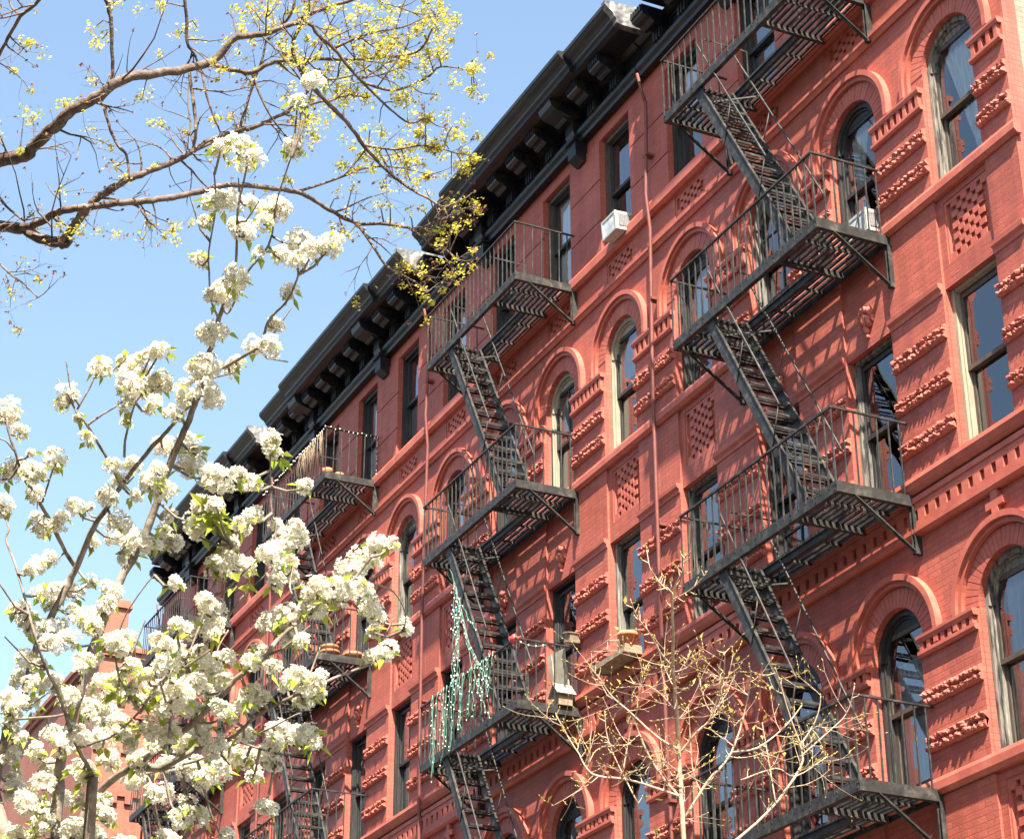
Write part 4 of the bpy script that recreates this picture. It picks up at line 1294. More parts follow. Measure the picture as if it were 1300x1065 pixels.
# ---- blossoming pear
pear = Tree(4.6, 11)
PB = [
 ([(70, 1075), (74, 1010), (78, 965), (100, 880), (125, 800), (145, 755), (170, 705), (183, 686), (200, 635), (215, 590), (240, 532), (252, 500), (262, 465), (268, 440), (276, 410), (283, 388)], 19, 7, 0.0),
 ([(283, 388), (293, 360), (300, 330), (302, 267), (312, 218), (316, 197)], 6, 3, 0.0),
 ([(283, 390), (291, 396), (315, 345), (334, 323), (345, 300), (350, 265), (356, 240), (370, 199)], 5, 2.5, 0.15),
 ([(277, 404), (268, 380), (266, 350), (265, 319), (274, 263), (272, 222)], 4, 2.5, -0.05),
 ([(258, 478), (280, 469), (320, 446), (331, 438), (338, 415), (346, 401), (366, 380), (379, 349)], 7, 3, 0.1),
 ([(331, 438), (340, 446), (350, 440)], 3, 2, 0.1),
 ([(-8, 1010), (3, 948), (15, 908), (31, 880), (46, 822), (66, 780), (87, 741), (102, 710), (119, 670), (135, 645), (154, 617), (185, 577), (221, 537), (246, 508)], 16, 6, 0.35),
 ([(154, 617), (140, 590), (111, 540), (98, 525), (92, 512), (86, 500)], 6, 2.5, 0.3),
 ([(111, 540), (130, 526), (157, 509), (170, 490)], 4, 2.5, 0.3),
 ([(98, 520), (115, 490), (122, 472)], 4, 2, 0.3),
 ([(158, 580), (159, 560), (169, 518), (180, 500)], 5, 3, 0.2),
 ([(98, 722), (83, 700), (66, 666), (52, 641), (42, 622), (31, 608), (20, 575), (10, 545), (9, 530)], 8, 3, 0.45),
 ([(54, 637), (63, 608), (70, 590)], 4, 2.5, 0.45),
 ([(18, 572), (8, 560), (-5, 555)], 4, 2.5, 0.4),
 ([(118, 985), (99, 949), (88, 920), (80, 896), (70, 870), (62, 856), (46, 812), (34, 769), (19, 716), (8, 685), (11, 670), (4, 650), (0, 640)], 7, 2.5, -0.35),
 ([(90, 1075), (120, 1010), (166, 974), (231, 928), (283, 881), (298, 863), (332, 838), (357, 808), (391, 780), (425, 758), (450, 735), (470, 708)], 14, 4, -0.25),
 ([(178, 905), (190, 884), (214, 854), (252, 823), (283, 792), (305, 761), (329, 737), (345, 722)], 6, 2.5, -0.5),
 ([(236, 838), (254, 794), (265, 757), (282, 722), (296, 692)], 4.5, 2.5, -0.5),
 ([(250, 950), (292, 937), (326, 909), (357, 891), (406, 869), (437, 855), (463, 846), (478, 838)], 7, 3, -0.15),
 ([(345, 722), (351, 665), (345, 652), (343, 582), (345, 562)], 4, 2.5, -0.5),
 ([(391, 780), (375, 760), (368, 745), (372, 720)], 4, 2.5, -0.25),
 ([(425, 758), (440, 745), (470, 740), (500, 752), (515, 780), (512, 800)], 4, 2, -0.2),
 ([(99, 949), (118, 943), (149, 930), (186, 893), (199, 880), (214, 856)], 5, 4, -0.4),
 ([(262, 905), (281, 870), (275, 830), (290, 800)], 4, 2.5, -0.1),
 ([(178, 905), (152, 860), (148, 820), (160, 780), (183, 745), (196, 730)], 4, 2, -0.6),
 ([(215, 925), (218, 880), (216, 855), (228, 820)], 4, 2, -0.5),
 ([(20, 912), (60, 910), (90, 904), (120, 890)], 5, 3, 0.2),
 ([(290, 937), (330, 950), (370, 958), (400, 945)], 4.5, 2.5, 0.0),
 ([(175, 985), (250, 965), (330, 930), (380, 905)], 5, 2.5, 0.1),
]
for px, a, b, off in PB:
    pear.limb(px, a*0.76, b*0.82, off, 8 if a > 6 else 5)
# trunk and the forks below the view
base = at(88, 1000, 4.7); base.z = 0
fork = Vector((base.x, base.y, 2.15))
Pt, Rt = catmull([base+Vector((0.02, 0, 0.0)), base+Vector((0.0, 0.01, 0.7)), base+Vector((-0.02, 0.0, 1.5)), fork], [0.075, 0.062, 0.056, 0.052], 5)
pear.free(Pt, Rt, 10)
for i, rad in ((0, 0.020), (6, 0.018), (14, 0.011), (15, 0.016)):
    px = PB[i][0][0]
    e = at(*px, pear.depth_at(*px, PB[i][3]))
    P_, R_ = catmull([fork-Vector((0, 0, 0.12)), fork.lerp(e, 0.5)+Vector((0.02, 0.02, 0.04)), e], [0.040, rad*1.3, rad], 5)
    pear.free(P_, R_, 8)
e = at(250, 950, pear.depth_at(250, 950, -0.15)); e0 = at(166, 974, pear.depth_at(166, 974, -0.25)); pear.free([e0, e0.lerp(e, .5)+Vector((0, 0, -.02)), e], [.010, .008, .006], 6)

CL = [(316, 196, 24), (300, 190, 18), (280, 188, 14), (272, 255, 18), (285, 258, 20), (312, 258, 15), (262, 282, 10), (305, 290, 18), (312, 296, 14), (398, 104, 17), (378, 130, 13), (384, 132, 10), (372, 183, 13),
 (374, 190, 16), (345, 262, 20), (352, 270, 18), (335, 282, 14), (380, 305, 20), (420, 308, 20), (395, 320, 18), (360, 325, 16), (378, 332, 15), (330, 322, 10), (300, 355, 20), (287, 370, 22), (276, 378, 20), (252, 330, 13), (370, 370, 14),
 (268, 423, 20), (282, 420, 12), (258, 465, 24), (248, 470, 20), (262, 495, 24), (240, 500, 20), (272, 505, 16), (320, 437, 17), (343, 440, 18), (347, 413, 13), (300, 460, 14), (295, 470, 12),
 (128, 465, 18), (160, 462, 16), (175, 468, 22), (190, 452, 14), (203, 445, 16), (165, 490, 20), (185, 490, 20), (205, 485, 17), (160, 512, 13), (195, 508, 12), (190, 520, 8), (85, 500, 17), (80, 513, 12), (100, 529, 7),
 (225, 525, 16), (112, 557, 12), (161, 538, 8), (208, 565, 18), (240, 562, 18), (250, 575, 13), (140, 590, 13), (168, 592, 15), (235, 590, 22), (200, 597, 14), (150, 612, 14), (170, 628, 12), (190, 615, 16), (205, 622, 18), (138, 633, 19), (70, 582, 18), (40, 575, 5),
 (10, 520, 20), (8, 530, 14), (26, 548, 11), (18, 590, 20), (38, 598, 18), (3, 605, 15), (48, 600, 14), (45, 625, 14), (55, 670, 18), (75, 665, 13), (95, 643, 14), (110, 645, 8), (48, 658, 12), (5, 640, 15), (80, 655, 10),
 (150, 660, 20), (148, 680, 18), (178, 690, 24), (165, 705, 16), (215, 655, 13), (210, 680, 16), (225, 688, 15), (195, 690, 10), (248, 660, 18), (265, 655, 12), (250, 675, 16), (120, 688, 11),
 (345, 557, 14), (350, 577, 14), (340, 565, 10), (280, 612, 24), (302, 602, 14), (268, 605, 16), (320, 612, 12), (385, 618, 11), (262, 645, 20), (275, 640, 12), (322, 655, 16), (305, 665, 15), (350, 665, 10), (292, 692, 16), (285, 715, 22), (310, 718, 16), (270, 722, 14), (365, 685, 26), (345, 705, 24), (360, 720, 22), (350, 740, 14), (375, 675, 18),
 (480, 690, 20), (462, 705, 24), (445, 725, 26), (498, 690, 10), (430, 745, 18), (455, 745, 20), (440, 760, 16), (515, 798, 12), (470, 770, 18), (480, 785, 12), (488, 830, 20), (470, 835, 10), (475, 800, 10),
 (400, 745, 20), (410, 755, 15), (365, 782, 22), (342, 790, 18), (370, 805, 20), (385, 812, 14), (395, 775, 18), (330, 830, 16), (345, 845, 14), (318, 835, 12), (405, 775, 15),
 (222, 740, 12), (225, 795, 18), (240, 800, 14), (268, 778, 20), (270, 800, 17), (262, 765, 16), (48, 716, 16), (62, 712, 14), (40, 722, 10), (50, 752, 12), (75, 752, 18), (62, 765, 14), (95, 755, 12), (30, 782, 16), (20, 775, 10), (115, 737, 10),
 (145, 750, 16), (138, 762, 10), (92, 777, 12), (110, 785, 18), (120, 795, 16), (135, 775, 14), (60, 800, 16), (75, 800, 18), (90, 810, 16), (68, 820, 18), (30, 835, 14), (105, 840, 16), (120, 835, 14), (140, 815, 14), (160, 810, 16), (155, 820, 12), (50, 845, 10),
 (170, 845, 14), (185, 855, 12), (30, 860, 18), (48, 868, 18), (65, 870, 18), (85, 885, 17), (20, 890, 20), (40, 895, 16), (10, 885, 12), (130, 870, 20), (150, 862, 12), (160, 880, 18), (175, 870, 14), (108, 895, 16), (65, 930, 14),
 (205, 820, 20), (215, 845, 20), (228, 830, 16), (240, 850, 20), (255, 835, 16), (250, 865, 18), (270, 850, 14), (285, 865, 18), (275, 840, 14), (290, 835, 12), (200, 880, 24), (215, 900, 20), (230, 880, 22), (245, 900, 18), (262, 880, 16), (222, 862, 18),
 (380, 858, 20), (398, 868, 18), (385, 885, 16), (365, 870, 12), (405, 880, 8), (318, 880, 14), (310, 890, 12), (325, 880, 10), (335, 885, 12), (355, 930, 20), (375, 935, 18), (390, 932, 18), (400, 945, 12), (345, 945, 14), (310, 930, 14), (295, 905, 16), (280, 900, 14),
 (115, 910, 18), (135, 905, 20), (150, 915, 16), (100, 935, 18), (80, 945, 20), (130, 940, 18), (160, 940, 16), (185, 925, 18), (195, 945, 20), (215, 930, 16), (235, 945, 18), (255, 930, 18), (270, 950, 20), (290, 955, 18), (310, 962, 18), (330, 955, 14), (25, 935, 14), (10, 920, 16), (45, 955, 16), (15, 960, 16), (60, 975, 18), (100, 975, 18), (140, 965, 16), (175, 965, 18), (210, 970, 16), (240, 975, 18), (280, 980, 20), (320, 985, 14), (350, 970, 14)]
rr = random.Random(21)
for i in range(46):   # the crown goes on below
    CL.append((rr.uniform(0, 390)*(0.4+0.6*rr.random()), rr.uniform(985, 1080), rr.uniform(13, 20)))
for i in range(8):
    CL.append((rr.uniform(10, 330), rr.uniform(780, 975), rr.uniform(8, 15)))

def to_px(p):
    q = p-CAM; d = q.dot(_f)
    return 650+FPX*q.dot(RIGHT)/d, 487.5-FPX*q.dot(UP)/d, d
SP = [(to_px(p), p) for p, d, r_ in pear.samples]
pm, hm, lm = MB(), MB(), MB()
for (u, v, rad) in CL:
    best = min(SP, key=lambda s: (s[0][0]-u)**2+(s[0][1]-v)**2)
    dep = best[0][2]+rr.uniform(-0.10, 0.10)
    c = at(u, v, dep)
    r_ = rad*1.0*dep/FPX
    dist = math.hypot(best[0][0]-u, best[0][1]-v)
    # spur that carries the cluster
    mid = best[1].lerp(c, 0.5)+Vector((0, 0, -0.15*(c-best[1]).length))
    pear.wood.tube([best[1], mid, c+Vector((0, 0, -r_*0.3))], [0.0035, 0.003, 0.002], 4, cap=False)
    axis = (Vector((rr.uniform(-.5, .5), rr.uniform(-.5, .5), 0.75))).normalized()
    # a few sub-heads make the outline uneven
    heads = [(c, r_*rr.uniform(0.62, 0.86))]
    for h_ in range(2 + int(rad > 15)):
        dv = Vector((rr.uniform(-1, 1), rr.uniform(-1, 1), rr.uniform(-.7, .9)))
        heads.append((c+dv.normalized()*r_*rr.uniform(0.40, 0.70), r_*rr.uniform(0.34, 0.58)))
    for hc, hr in heads:
        nfl = int(12+54*(hr/0.034)**1.7)
        for j in range(min(nfl, 95)):
            d = Vector((rr.gauss(0, 1), rr.gauss(0, 1), rr.gauss(0, 1))).normalized()
            if d.dot(axis) < -0.55 and rr.random() < 0.7:
                continue
            k_ = rr.uniform(0.72, 1.05)
            petal_flower(pm, hm, hc+d*hr*k_, (d+axis*0.35+Vector((rr.uniform(-.3, .3), rr.uniform(-.3, .3), rr.uniform(-.2, .3)))), rr.uniform(0.0062, 0.0096), rr)
    for j in range(rr.randint(1, 5)):
        d = (Vector((rr.uniform(-1, 1), rr.uniform(-1, 1), rr.uniform(-.7, .5)))-axis*0.25).normalized()
        leaf(lm, c+d*r_*0.5, d, Vector((rr.uniform(-.5, .5), rr.uniform(-.5, .5), 1)), rr.uniform(0.018, 0.036), rr.uniform(0.005, 0.009))
for (u, v, n_) in ((268, 650, 14), (275, 668, 10), (263, 660, 8), (305, 742, 4), (112, 905, 6), (200, 900, 8), (150, 880, 6)):
    best = min(SP, key=lambda s: (s[0][0]-u)**2+(s[0][1]-v)**2)
    c = at(u, v, best[0][2])
    for j in range(n_):
        d = Vector((rr.uniform(-1, 1), rr.uniform(-1, 1), rr.uniform(-.8, .8))).normalized()
        leaf(lm, c+d*0.008, d, Vector((rr.uniform(-.5, .5), rr.uniform(-.5, .5), 1)), rr.uniform(0.03, 0.055), rr.uniform(0.008, 0.013))
for i in range(28):    # bare spur twigs
    p, d, r_ = rr.choice(pear.samples)
    sd = d.cross(Vector((rr.uniform(-1, 1), rr.uniform(-1, 1), rr.uniform(-1, 1)))).normalized()
    pear.wood.tube([p, p+(sd+d*.5)*0.03, p+(sd+d*.9)*0.07+Vector((0, 0, .015))], [0.0035, 0.0025, 0.0015], 4, cap=False)
T = thing('pear_tree', 'young pear tree in full white blossom at the lower left', 'tree', base)
obj('trunk', pear.wood, 'bark_pear', T, base)
fl = obj('blossom', pm, 'petal', T, base)
obj('stamen', hm, 'stamen', fl, base)
obj('leaf', lm, 'leaf', T, base)

# ---- maple boughs reaching in from the left
maple = Tree(7.0, 5)
MBR = [
 ([(-120, 262), (-60, 225), (0, 203), (30, 198), (50, 178), (75, 154), (100, 136), (128, 122), (150, 103), (188, 94), (225, 90), (263, 81), (278, 71), (297, 49), (318, 46), (338, 43), (376, 28), (400, 15), (440, 2), (470, -8)], 19, 4, 0.0),
 ([(263, 81), (292, 88), (319, 92), (340, 82), (357, 77), (400, 75), (450, 76), (480, 73), (510, 71), (533, 64), (545, 45), (556, 20)], 7, 2, 0.1),
 ([(338, 43), (386, 28), (405, 45), (424, 62), (443, 86), (461, 105), (480, 124), (495, 139), (520, 156), (540, 150)], 6, 2, -0.15),
 ([(-140, 300), (-60, 288), (0, 287), (25, 290), (45, 300), (71, 308), (84, 303), (92, 290), (101, 278), (112, 264), (124, 252), (145, 238), (165, 227), (190, 217), (210, 210), (228, 202), (244, 193), (263, 180), (293, 169), (323, 161), (360, 145), (400, 131), (440, 122)], 16, 3, 0.25),
 ([(71, 308), (82, 312), (90, 306)], 10, 6, 0.25),
 ([(244, 193), (290, 172), (330, 160), (365, 140), (390, 118)], 5, 2.5, 0.35),
 ([(30, 288), (45, 285), (68, 272), (90, 266), (113, 263), (140, 259), (169, 257), (200, 254), (225, 250), (259, 242), (289, 235), (338, 238), (376, 244), (401, 255), (424, 270), (454, 284), (480, 284), (510, 287), (525, 293), (548, 312), (566, 318), (580, 330)], 11, 2.5, 0.1),
 ([(530, 295), (545, 285), (563, 278), (585, 267), (600, 262)], 4, 2, 0.1),
 ([(454, 284), (473, 312), (491, 338), (510, 349), (530, 360), (541, 372)], 4, 2, 0.05),
 ([(491, 338), (500, 342), (520, 340), (535, 350)], 3, 1.5, 0.05),
 ([(386, 100), (409, 124), (430, 145), (443, 158), (461, 184), (475, 200), (488, 214), (514, 235), (530, 245), (544, 252), (560, 262), (572, 260)], 6, 2.5, -0.2),
 ([(390, 118), (386, 100), (370, 60), (386, 28)], 4, 5, -0.2),
 ([(132, -8), (138, 10), (141, 30), (142, 60), (143, 94), (138, 112)], 6.5, 4, 0.0),
 ([(234, -8), (237, 30), (238, 56), (246, 68), (252, 80)], 5, 3.5, 0.0),
 ([(240, 92), (244, 120), (248, 150), (248, 175), (244, 195)], 5, 4, 0.1),
 ([(128, 122), (134, 145), (143, 173), (152, 187), (161, 199), (164, 227)], 4.5, 3.5, 0.1),
 ([(304, 167), (308, 150), (315, 128), (320, 110), (327, 92), (334, 71), (338, 50)], 4, 3, 0.2),
 ([(255, 85), (262, 120), (272, 150), (280, 168)], 3.5, 2, 0.1),
 ([(57, -8), (40, 10), (26, 21), (12, 45), (2, 64), (-8, 80)], 5, 4, -0.2),
 ([(26, 21), (14, 8), (10, -8)], 3, 2, -0.2),
 ([(338, 43), (360, 30), (372, 12), (375, -8)], 5, 3, 0.15),
 ([(319, 92), (330, 120), (345, 150), (365, 175)], 4, 2, 0.2),
 ([(424, 62), (450, 50), (480, 40), (510, 35), (545, 20)], 4, 1.8, 0.0),
 ([(461, 105), (500, 115), (540, 100), (560, 85), (600, 90)], 4, 1.6, 0.1),
 ([(461, 184), (500, 190), (540, 185), (580, 195)], 3.5, 1.6, 0.0),
 ([(376, 244), (420, 230), (460, 215), (500, 212), (545, 222)], 4, 1.6, 0.2),
 ([(0, 296), (-20, 310), (10, 345), (30, 360), (48, 378)], 3.5, 1.8, 0.1),
 ([(-30, 215), (-10, 240), (8, 262), (30, 280)], 4, 3, 0.1),
]
for px, a, b, off in MBR:
    maple.limb(px, a, b, off, 9 if a > 9 else 6, 4)
# trunk left of the view with the two boughs running into it
tb = at(-420, 420, 7.3); tb.z = 0
for (px, off, rad) in (((-120, 262), 0.0, 0.030), ((-140, 300), 0.25, 0.026), ((-8, 80), -0.2, 0.008)):
    e = at(*px, maple.depth_at(*px, off))
    j = Vector((tb.x, tb.y, e.z-0.5))
    P_, R_ = catmull([j, j.lerp(e, 0.5)+Vector((0, 0, 0.1)), e], [0.05, rad*1.25, rad], 5)
    maple.free(P_, R_, 8)
Pt, Rt = catmull([tb, tb+Vector((0.03, 0, 1.5)), tb+Vector((0.0, 0.05, 3.4)), tb+Vector((0.05, 0.0, 5.5)), tb+Vector((0, 0, 8.0))], [0.17, 0.14, 0.12, 0.09, 0.03], 6)
maple.free(Pt, Rt, 12)

bm_, br_ = MB(), MB()
rb = random.Random(77)
def bud_cluster(p, d, r_, n, dark=0.12):
    for j in range(n):
        q = p+Vector((rb.gauss(0, 1), rb.gauss(0, 1), rb.gauss(0, 1)))*r_*0.36
        nn = Vector((rb.gauss(0, 1), rb.gauss(0, 1), rb.gauss(0, 1))).normalized(); a = nn.orthogonal(); b = nn.cross(a)
        s_ = rb.uniform(0.0028, 0.0060)
        m_ = br_ if rb.random() < dark else bm_
        m_.quad(q+a*s_, q+b*s_*0.55, q-a*s_, q-b*s_*0.55)
def dens(u, v):
    """how thick the flowering is in that part of the crown"""
    if u > 360: return 1.0 if v < 260 else 0.75
    if u > 180: return 0.8 if v < 60 else 0.25
    return 0.15
def tip(p, d, end):
    u, v, _ = to_px(p)
    de = dens(u, v)
    if u > 470 and v > 225: de *= 0.4
    if rb.random() < de*(0.40 if end else 0.05):
        bud_cluster(p, d, rb.uniform(0.014, 0.034), rb.randint(14, 34), 0.03 if v < 250 else 0.12)
    elif end and rb.random() < 0.5:
        bud_cluster(p, d, 0.007, 4, 0.8)
cand = [s_ for s_ in maple.samples]
for i in range(230):
    p, d, r_ = rb.choice(cand)
    u, v, _ = to_px(p)
    if not (-60 < u < 620 and -30 < v < 420): continue
    if u < 330 and rb.random() < 0.45: continue
    sd = d.cross(Vector((rb.uniform(-1, 1), rb.uniform(-1, 1), rb.uniform(-1, 1)))).normalized()
    ln = rb.uniform(0.10, 0.34)*(1.2 if r_ > 0.008 else 0.75)
    if u > 520: ln *= 0.5
    if u > 480 and v > 230 and rb.random() < 0.6: continue
    maple.twig(p, (sd+d*0.6+Vector((0, 0, rb.uniform(-.3, .4)))), ln, min(0.0042, r_*0.6), 2 if rb.random() < 0.55 else 1, tip, 4, 0.15, 0.6)
for px, a, b, off in MBR:
    u, v = px[-1]
    if 0 < u < 640:
        p = at(u, v, maple.depth_at(u, v, off))
        for j in range(2):
            maple.twig(p, Vector((rb.uniform(-1, .6), rb.uniform(-.4, 1), rb.uniform(-.6, .8))), rb.uniform(0.06, 0.13), 0.0022, 1, tip, 4, 0.1, 0.6)
for (u, v) in ((573, 222), (560, 265), (545, 250), (590, 248), (600, 268), (592, 285), (578, 290), (548, 283), (572, 302), (560, 300), (580, 327), (552, 318), (520, 345), (510, 352), (535, 360), (541, 372), (512, 298), (520, 275), (535, 268), (480, 260), (495, 262), (430, 252), (440, 265),
               (610, 85), (598, 118), (585, 95), (560, 175), (575, 160), (540, 150), (590, 190), (570, 190), (500, 225), (520, 230), (540, 240), (555, 70), (560, 30), (545, 20), (530, 45), (520, 90), (480, 30), (500, 40), (470, 165), (452, 170), (440, 120), (420, 35), (330, 15), (310, 28), (345, 10), (290, 15), (250, 35), (225, 48), (190, 12), (120, 35), (130, 50), (85, 135), (100, 128), (30, 150), (40, 148), (180, 128), (110, 285), (118, 290), (190, 293), (200, 298)):
    d_ = maple.depth_at(u, v, 0.05)
    c = at(u, v, d_)
    best = min(cand, key=lambda s_: (s_[0]-c).length)
    maple.wood.tube([best[0], best[0].lerp(c, 0.5)+Vector((0, 0, 0.02)), c], [0.003, 0.0022, 0.0015], 4, cap=False)
    for j in range(2 if v < 215 else 1):
        bud_cluster(c+Vector((rb.gauss(0, 1), rb.gauss(0, 1), rb.gauss(0, 1)))*0.022, None, 0.030, 26, 0.03 if v < 240 else 0.12)
for (u, v) in ((585, 270), (598, 230), (565, 275), (540, 350), (500, 352), (520, 365), (550, 330), (575, 268)):
    c = at(u, v, maple.depth_at(u, v, 0.05))
    bud_cluster(c, None, 0.045, 9, 0.97)
T = thing('maple_tree', 'large maple with dark boughs and yellow spring flowers at the upper left', 'tree', tb)
obj('trunk', maple.wood, 'bark_maple', T, tb)
fl = obj('flower', bm_, 'bud', T, tb)
obj('bract', br_, 'bract', fl, tb)

# ---- bare sapling breaking bud
sap = Tree(6.0, 9)
SB = [
 ([(872, 1120), (866, 1030), (863, 975), (861, 935), (858, 890), (855, 853), (854, 799), (853, 752)], 11, 4.5, 0.0),
 ([(853, 752), (842, 744), (832, 732), (825, 720), (821, 698)], 3, 1.6, 0.0),
 ([(853, 752), (859, 739), (867, 723), (870, 706)], 3, 1.6, 0.05),
 ([(854, 760), (866, 755), (882, 744), (896, 728)], 2.6, 1.5, 0.1),
 ([(864, 955), (882, 932), (901, 913), (912, 883), (919, 853), (920, 829)], 5.5, 2, 0.1),
 ([(868, 1040), (900, 990), (915, 974), (929, 954), (940, 924), (948, 891), (953, 859), (951, 845)], 6, 2, 0.15),
 ([(860, 950), (845, 942), (828, 930), (798, 902), (776, 883), (760, 859)], 5, 2, -0.1),
 ([(855, 848), (839, 829), (825, 804), (809, 783), (801, 763)], 3.5, 1.6, -0.1),
 ([(929, 954), (956, 951), (978, 938), (1002, 916), (1018, 895)], 4, 2, 0.2),
 ([(905, 1090), (975, 1030), (1016, 974), (1016, 946), (1005, 916), (991, 870), (985, 850)], 6, 2, 0.35),
 ([(1016, 946), (1032, 921), (1040, 900), (1042, 883)], 3.5, 1.6, 0.35),
 ([(1016, 960), (1050, 930), (1075, 905), (1085, 870)], 3, 1.5, 0.4),
 ([(798, 902), (806, 915), (812, 932), (823, 957), (840, 985), (862, 1010)], 3, 4, -0.1),
 ([(862, 1010), (800, 990), (760, 985), (745, 975), (735, 957), (723, 938), (706, 908)], 5, 2, -0.25),
 ([(745, 975), (760, 950), (800, 945)], 2.5, 1.3, -0.25),
 ([(854, 870), (868, 850), (874, 835)], 2.4, 1.2, 0.1),
 ([(856, 900), (838, 880), (822, 870), (805, 868)], 2.6, 1.2, -0.1),
 ([(859, 915), (880, 900), (905, 893)], 2.6, 1.2, 0.1),
 ([(790, 985), (800, 930), (812, 890), (818, 850)], 3, 1.4, -0.3),
 ([(940, 990), (985, 975), (1010, 985), (1050, 960)], 3, 1.5, 0.3),
 ([(810, 1020), (780, 960), (770, 930), (768, 905)], 3, 1.4, -0.3),
 ([(893, 1010), (880, 980), (876, 930), (874, 900)], 3, 1.4, 0.2),
 ([(985, 1020), (975, 960), (968, 920)], 3, 1.4, 0.3),
]
for px, a, b, off in SB:
    sap.limb(px, a*0.66, b*0.8, off, 6, 4)
sb = at(872, 1120, sap.depth_at(872, 1120, 0)); top = sb.copy(); sb = Vector((sb.x+0.02, sb.y, 0))
sap.free([sb, sb.lerp(top, 0.4)+Vector((0.01, 0.01, 0)), top], [0.032, 0.022, 0.012], 9)
e = at(905, 1090, sap.depth_at(905, 1090, 0.35))
sap.free([sb.lerp(top, 0.7), e], [0.010, 0.007], 7)
bd = MB()
rs = random.Random(31)
def sbud(p, d, end):
    ln = rs.uniform(0.005, 0.0105)
    d = (d+Vector((rs.uniform(-.3, .3), rs.uniform(-.3, .3), rs.uniform(0, .4)))).normalized()
    bd.tube([p, p+d*ln*0.35, p+d*ln*0.75, p+d*ln], [0.0008, 0.0017, 0.0013, 0.0004], 5)
    if rs.random() < 0.04:
        leaf(bd, p+d*ln*0.5, (d+Vector((rs.uniform(-1, 1), rs.uniform(-1, 1), .3))).normalized(), Vector((0, 0, 1)), 0.022, 0.006)
for i in range(260):
    p, d, r_ = rs.choice(sap.samples)
    sd = d.cross(Vector((rs.uniform(-1, 1), rs.uniform(-1, 1), rs.uniform(-1, 1)))).normalized()
    u, v, _ = to_px(p)
    if v > 830 and rs.random() < 0.5:
        sap.twig(p, sd*0.9+d*0.5, rs.uniform(0.06, 0.20), min(0.0019, r_*0.6), 1, sbud, 4, 0.25, 0.45)
    else:
        q = p+(sd+d*0.6)*0.018
        sap.wood.tube([p, q], [0.002, 0.0012], 4, cap=False)
        sbud(q, sd*0.6+d, 1)
for px, a, b, off in SB[1:]:
    u, v = px[-1]; p = at(u, v, sap.depth_at(u, v, off))
    for j in range(2): sbud(p, Vector((rs.uniform(-.4, .4), rs.uniform(-.4, .4), 1)), 1)
T = thing('sapling', 'bare pale sapling with opening yellow buds at the bottom centre', 'tree', sb)
obj('trunk', sap.wood, 'bark_sapling', T, sb)
obj('bud', bd, 'sapbud', T, sb)

# ------------------------------------------------------------------ street
mb = MB(); mb.quad((-1500, -1500, 0), (1500, -1500, 0), (1500, 1500, 0), (-1500, 1500, 0))
tag(obj('ground', mb, 'asphalt'), kind='structure')
def kerbed(name, y0, y1, ykerb):
    mb = MB(); mb.box(-120, 60, y0, y1, 0.004, 0.13)
    tag(obj(name, mb, 'pavement'), kind='structure')
kerbed('pavement', -4.2, -0.02, -4.2)
kerbed('pavement', -16.0, -9.4, -9.4)
mb = MB()
for x in range(-110, 60, 6):
    mb.quad((x, -6.85, 0.004), (x+3, -6.85, 0.004), (x+3, -6.73, 0.004), (x, -6.73, 0.004))
tag(obj('road_marking', mb, 'white_paint'), kind='structure')

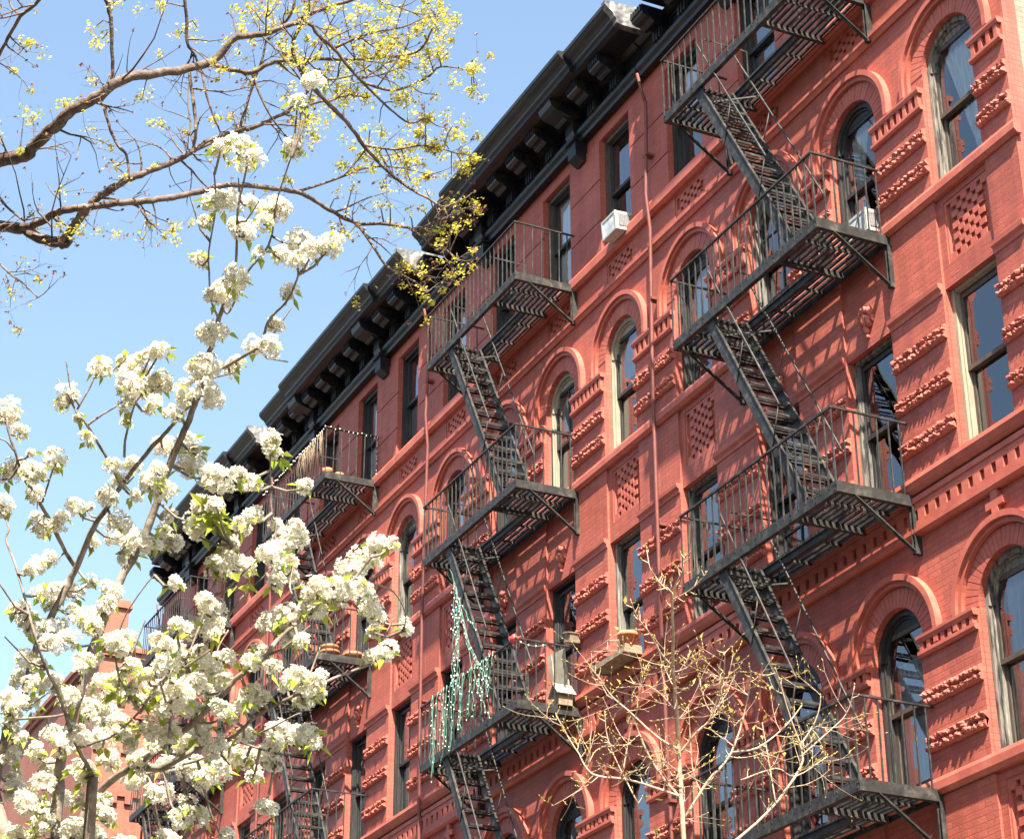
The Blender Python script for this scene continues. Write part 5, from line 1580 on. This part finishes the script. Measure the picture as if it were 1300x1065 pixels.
# houses on the near side of the street, behind the viewer: added unseen to block low sky light and for pane reflections
for i, (x0, x1, h_, lab) in enumerate(((-46, -24, 13.5, 'plain brown brick house across the street, far end, added out of view to cut low sky light'),
                                       (-24, -4, 15.5, 'taller brown brick house across the street, middle one, added out of view to cut low sky light'),
                                       (-4, 30, 14.0, 'plain brown brick house across the street, near end, added out of view to cut low sky light'))):
    O = ((x0+x1)/2, -22, 0)
    t = thing('opposite_building', lab, 'building', O, 'houses across the street')
    mb = MB(); mb.box(x0+0.02, x1-0.02, -27, -17, 0, h_); mb.box(x0+0.02, x1-0.02, -17.0+0.001, -16.7, h_-0.7, h_)
    mb.f = mb.f[:6]; mb.sm = mb.sm[:6]
    obj('wall', mb, 'tan_brick', t, O)
    mb = MB(); mb.box(x0+0.02, x1-0.02, -16.999, -16.6, h_-0.8, h_+0.1)
    obj('cornice', mb, 'cornice', t, O)
    z = 3.0
    while z < h_-2.5:
        x = x0+1.2
        while x < x1-1.5:
            mb = MB(); mb.box(x, x+1.0, -16.999, -16.93, z, z+1.8)
            w_ = obj('window', mb, 'frame_black', t, O)
            x += 2.1
        z += 3.2
# ------------------------------------------------------------------ light
SUN = Vector((2.6, -1.0, 3.9)).normalized()
elev = math.asin(SUN.z); azim = math.atan2(SUN.x, SUN.y)
sl = bpy.data.lights.new('sun', 'SUN')
sl.energy = 25.0
sl.color = (1.0, 0.905, 0.75)
sl.angle = R(0.53)
so = bpy.data.objects.new('sun', sl); COL.objects.link(so)
so.rotation_euler = (-SUN).to_track_quat('-Z', 'Y').to_euler()
w = bpy.data.worlds.new('World'); scene.world = w
w.use_nodes = True
nt = w.node_tree
for n in list(nt.nodes): nt.nodes.remove(n)
out = N(nt, 'ShaderNodeOutputWorld'); bg = N(nt, 'ShaderNodeBackground')
sky = N(nt, 'ShaderNodeTexSky')
sky.sky_type = 'NISHITA'
sky.sun_disc = False
sky.sun_elevation = elev
sky.sun_rotation = azim
sky.altitude = 20
sky.air_density = 1.0
sky.dust_density = 2.0
sky.ozone_density = 1.0
bg.inputs[1].default_value = 0.38
tint = N(nt, 'ShaderNodeMix', data_type='RGBA', blend_type='MULTIPLY')
tint.inputs[0].default_value = 1.0
tint.inputs[7].default_value = (1.05, 1.05, 0.96, 1)
L(nt, sky.outputs[0], tint.inputs[6])
L(nt, tint.outputs[2], bg.inputs[0]); L(nt, bg.outputs[0], out.inputs[0])

scene.view_settings.view_transform = 'Standard'
scene.view_settings.look = 'None'
scene.view_settings.exposure = 0
scene.view_settings.gamma = 1
scene.cycles.max_bounces = 8
scene.cycles.transparent_max_bounces = 12
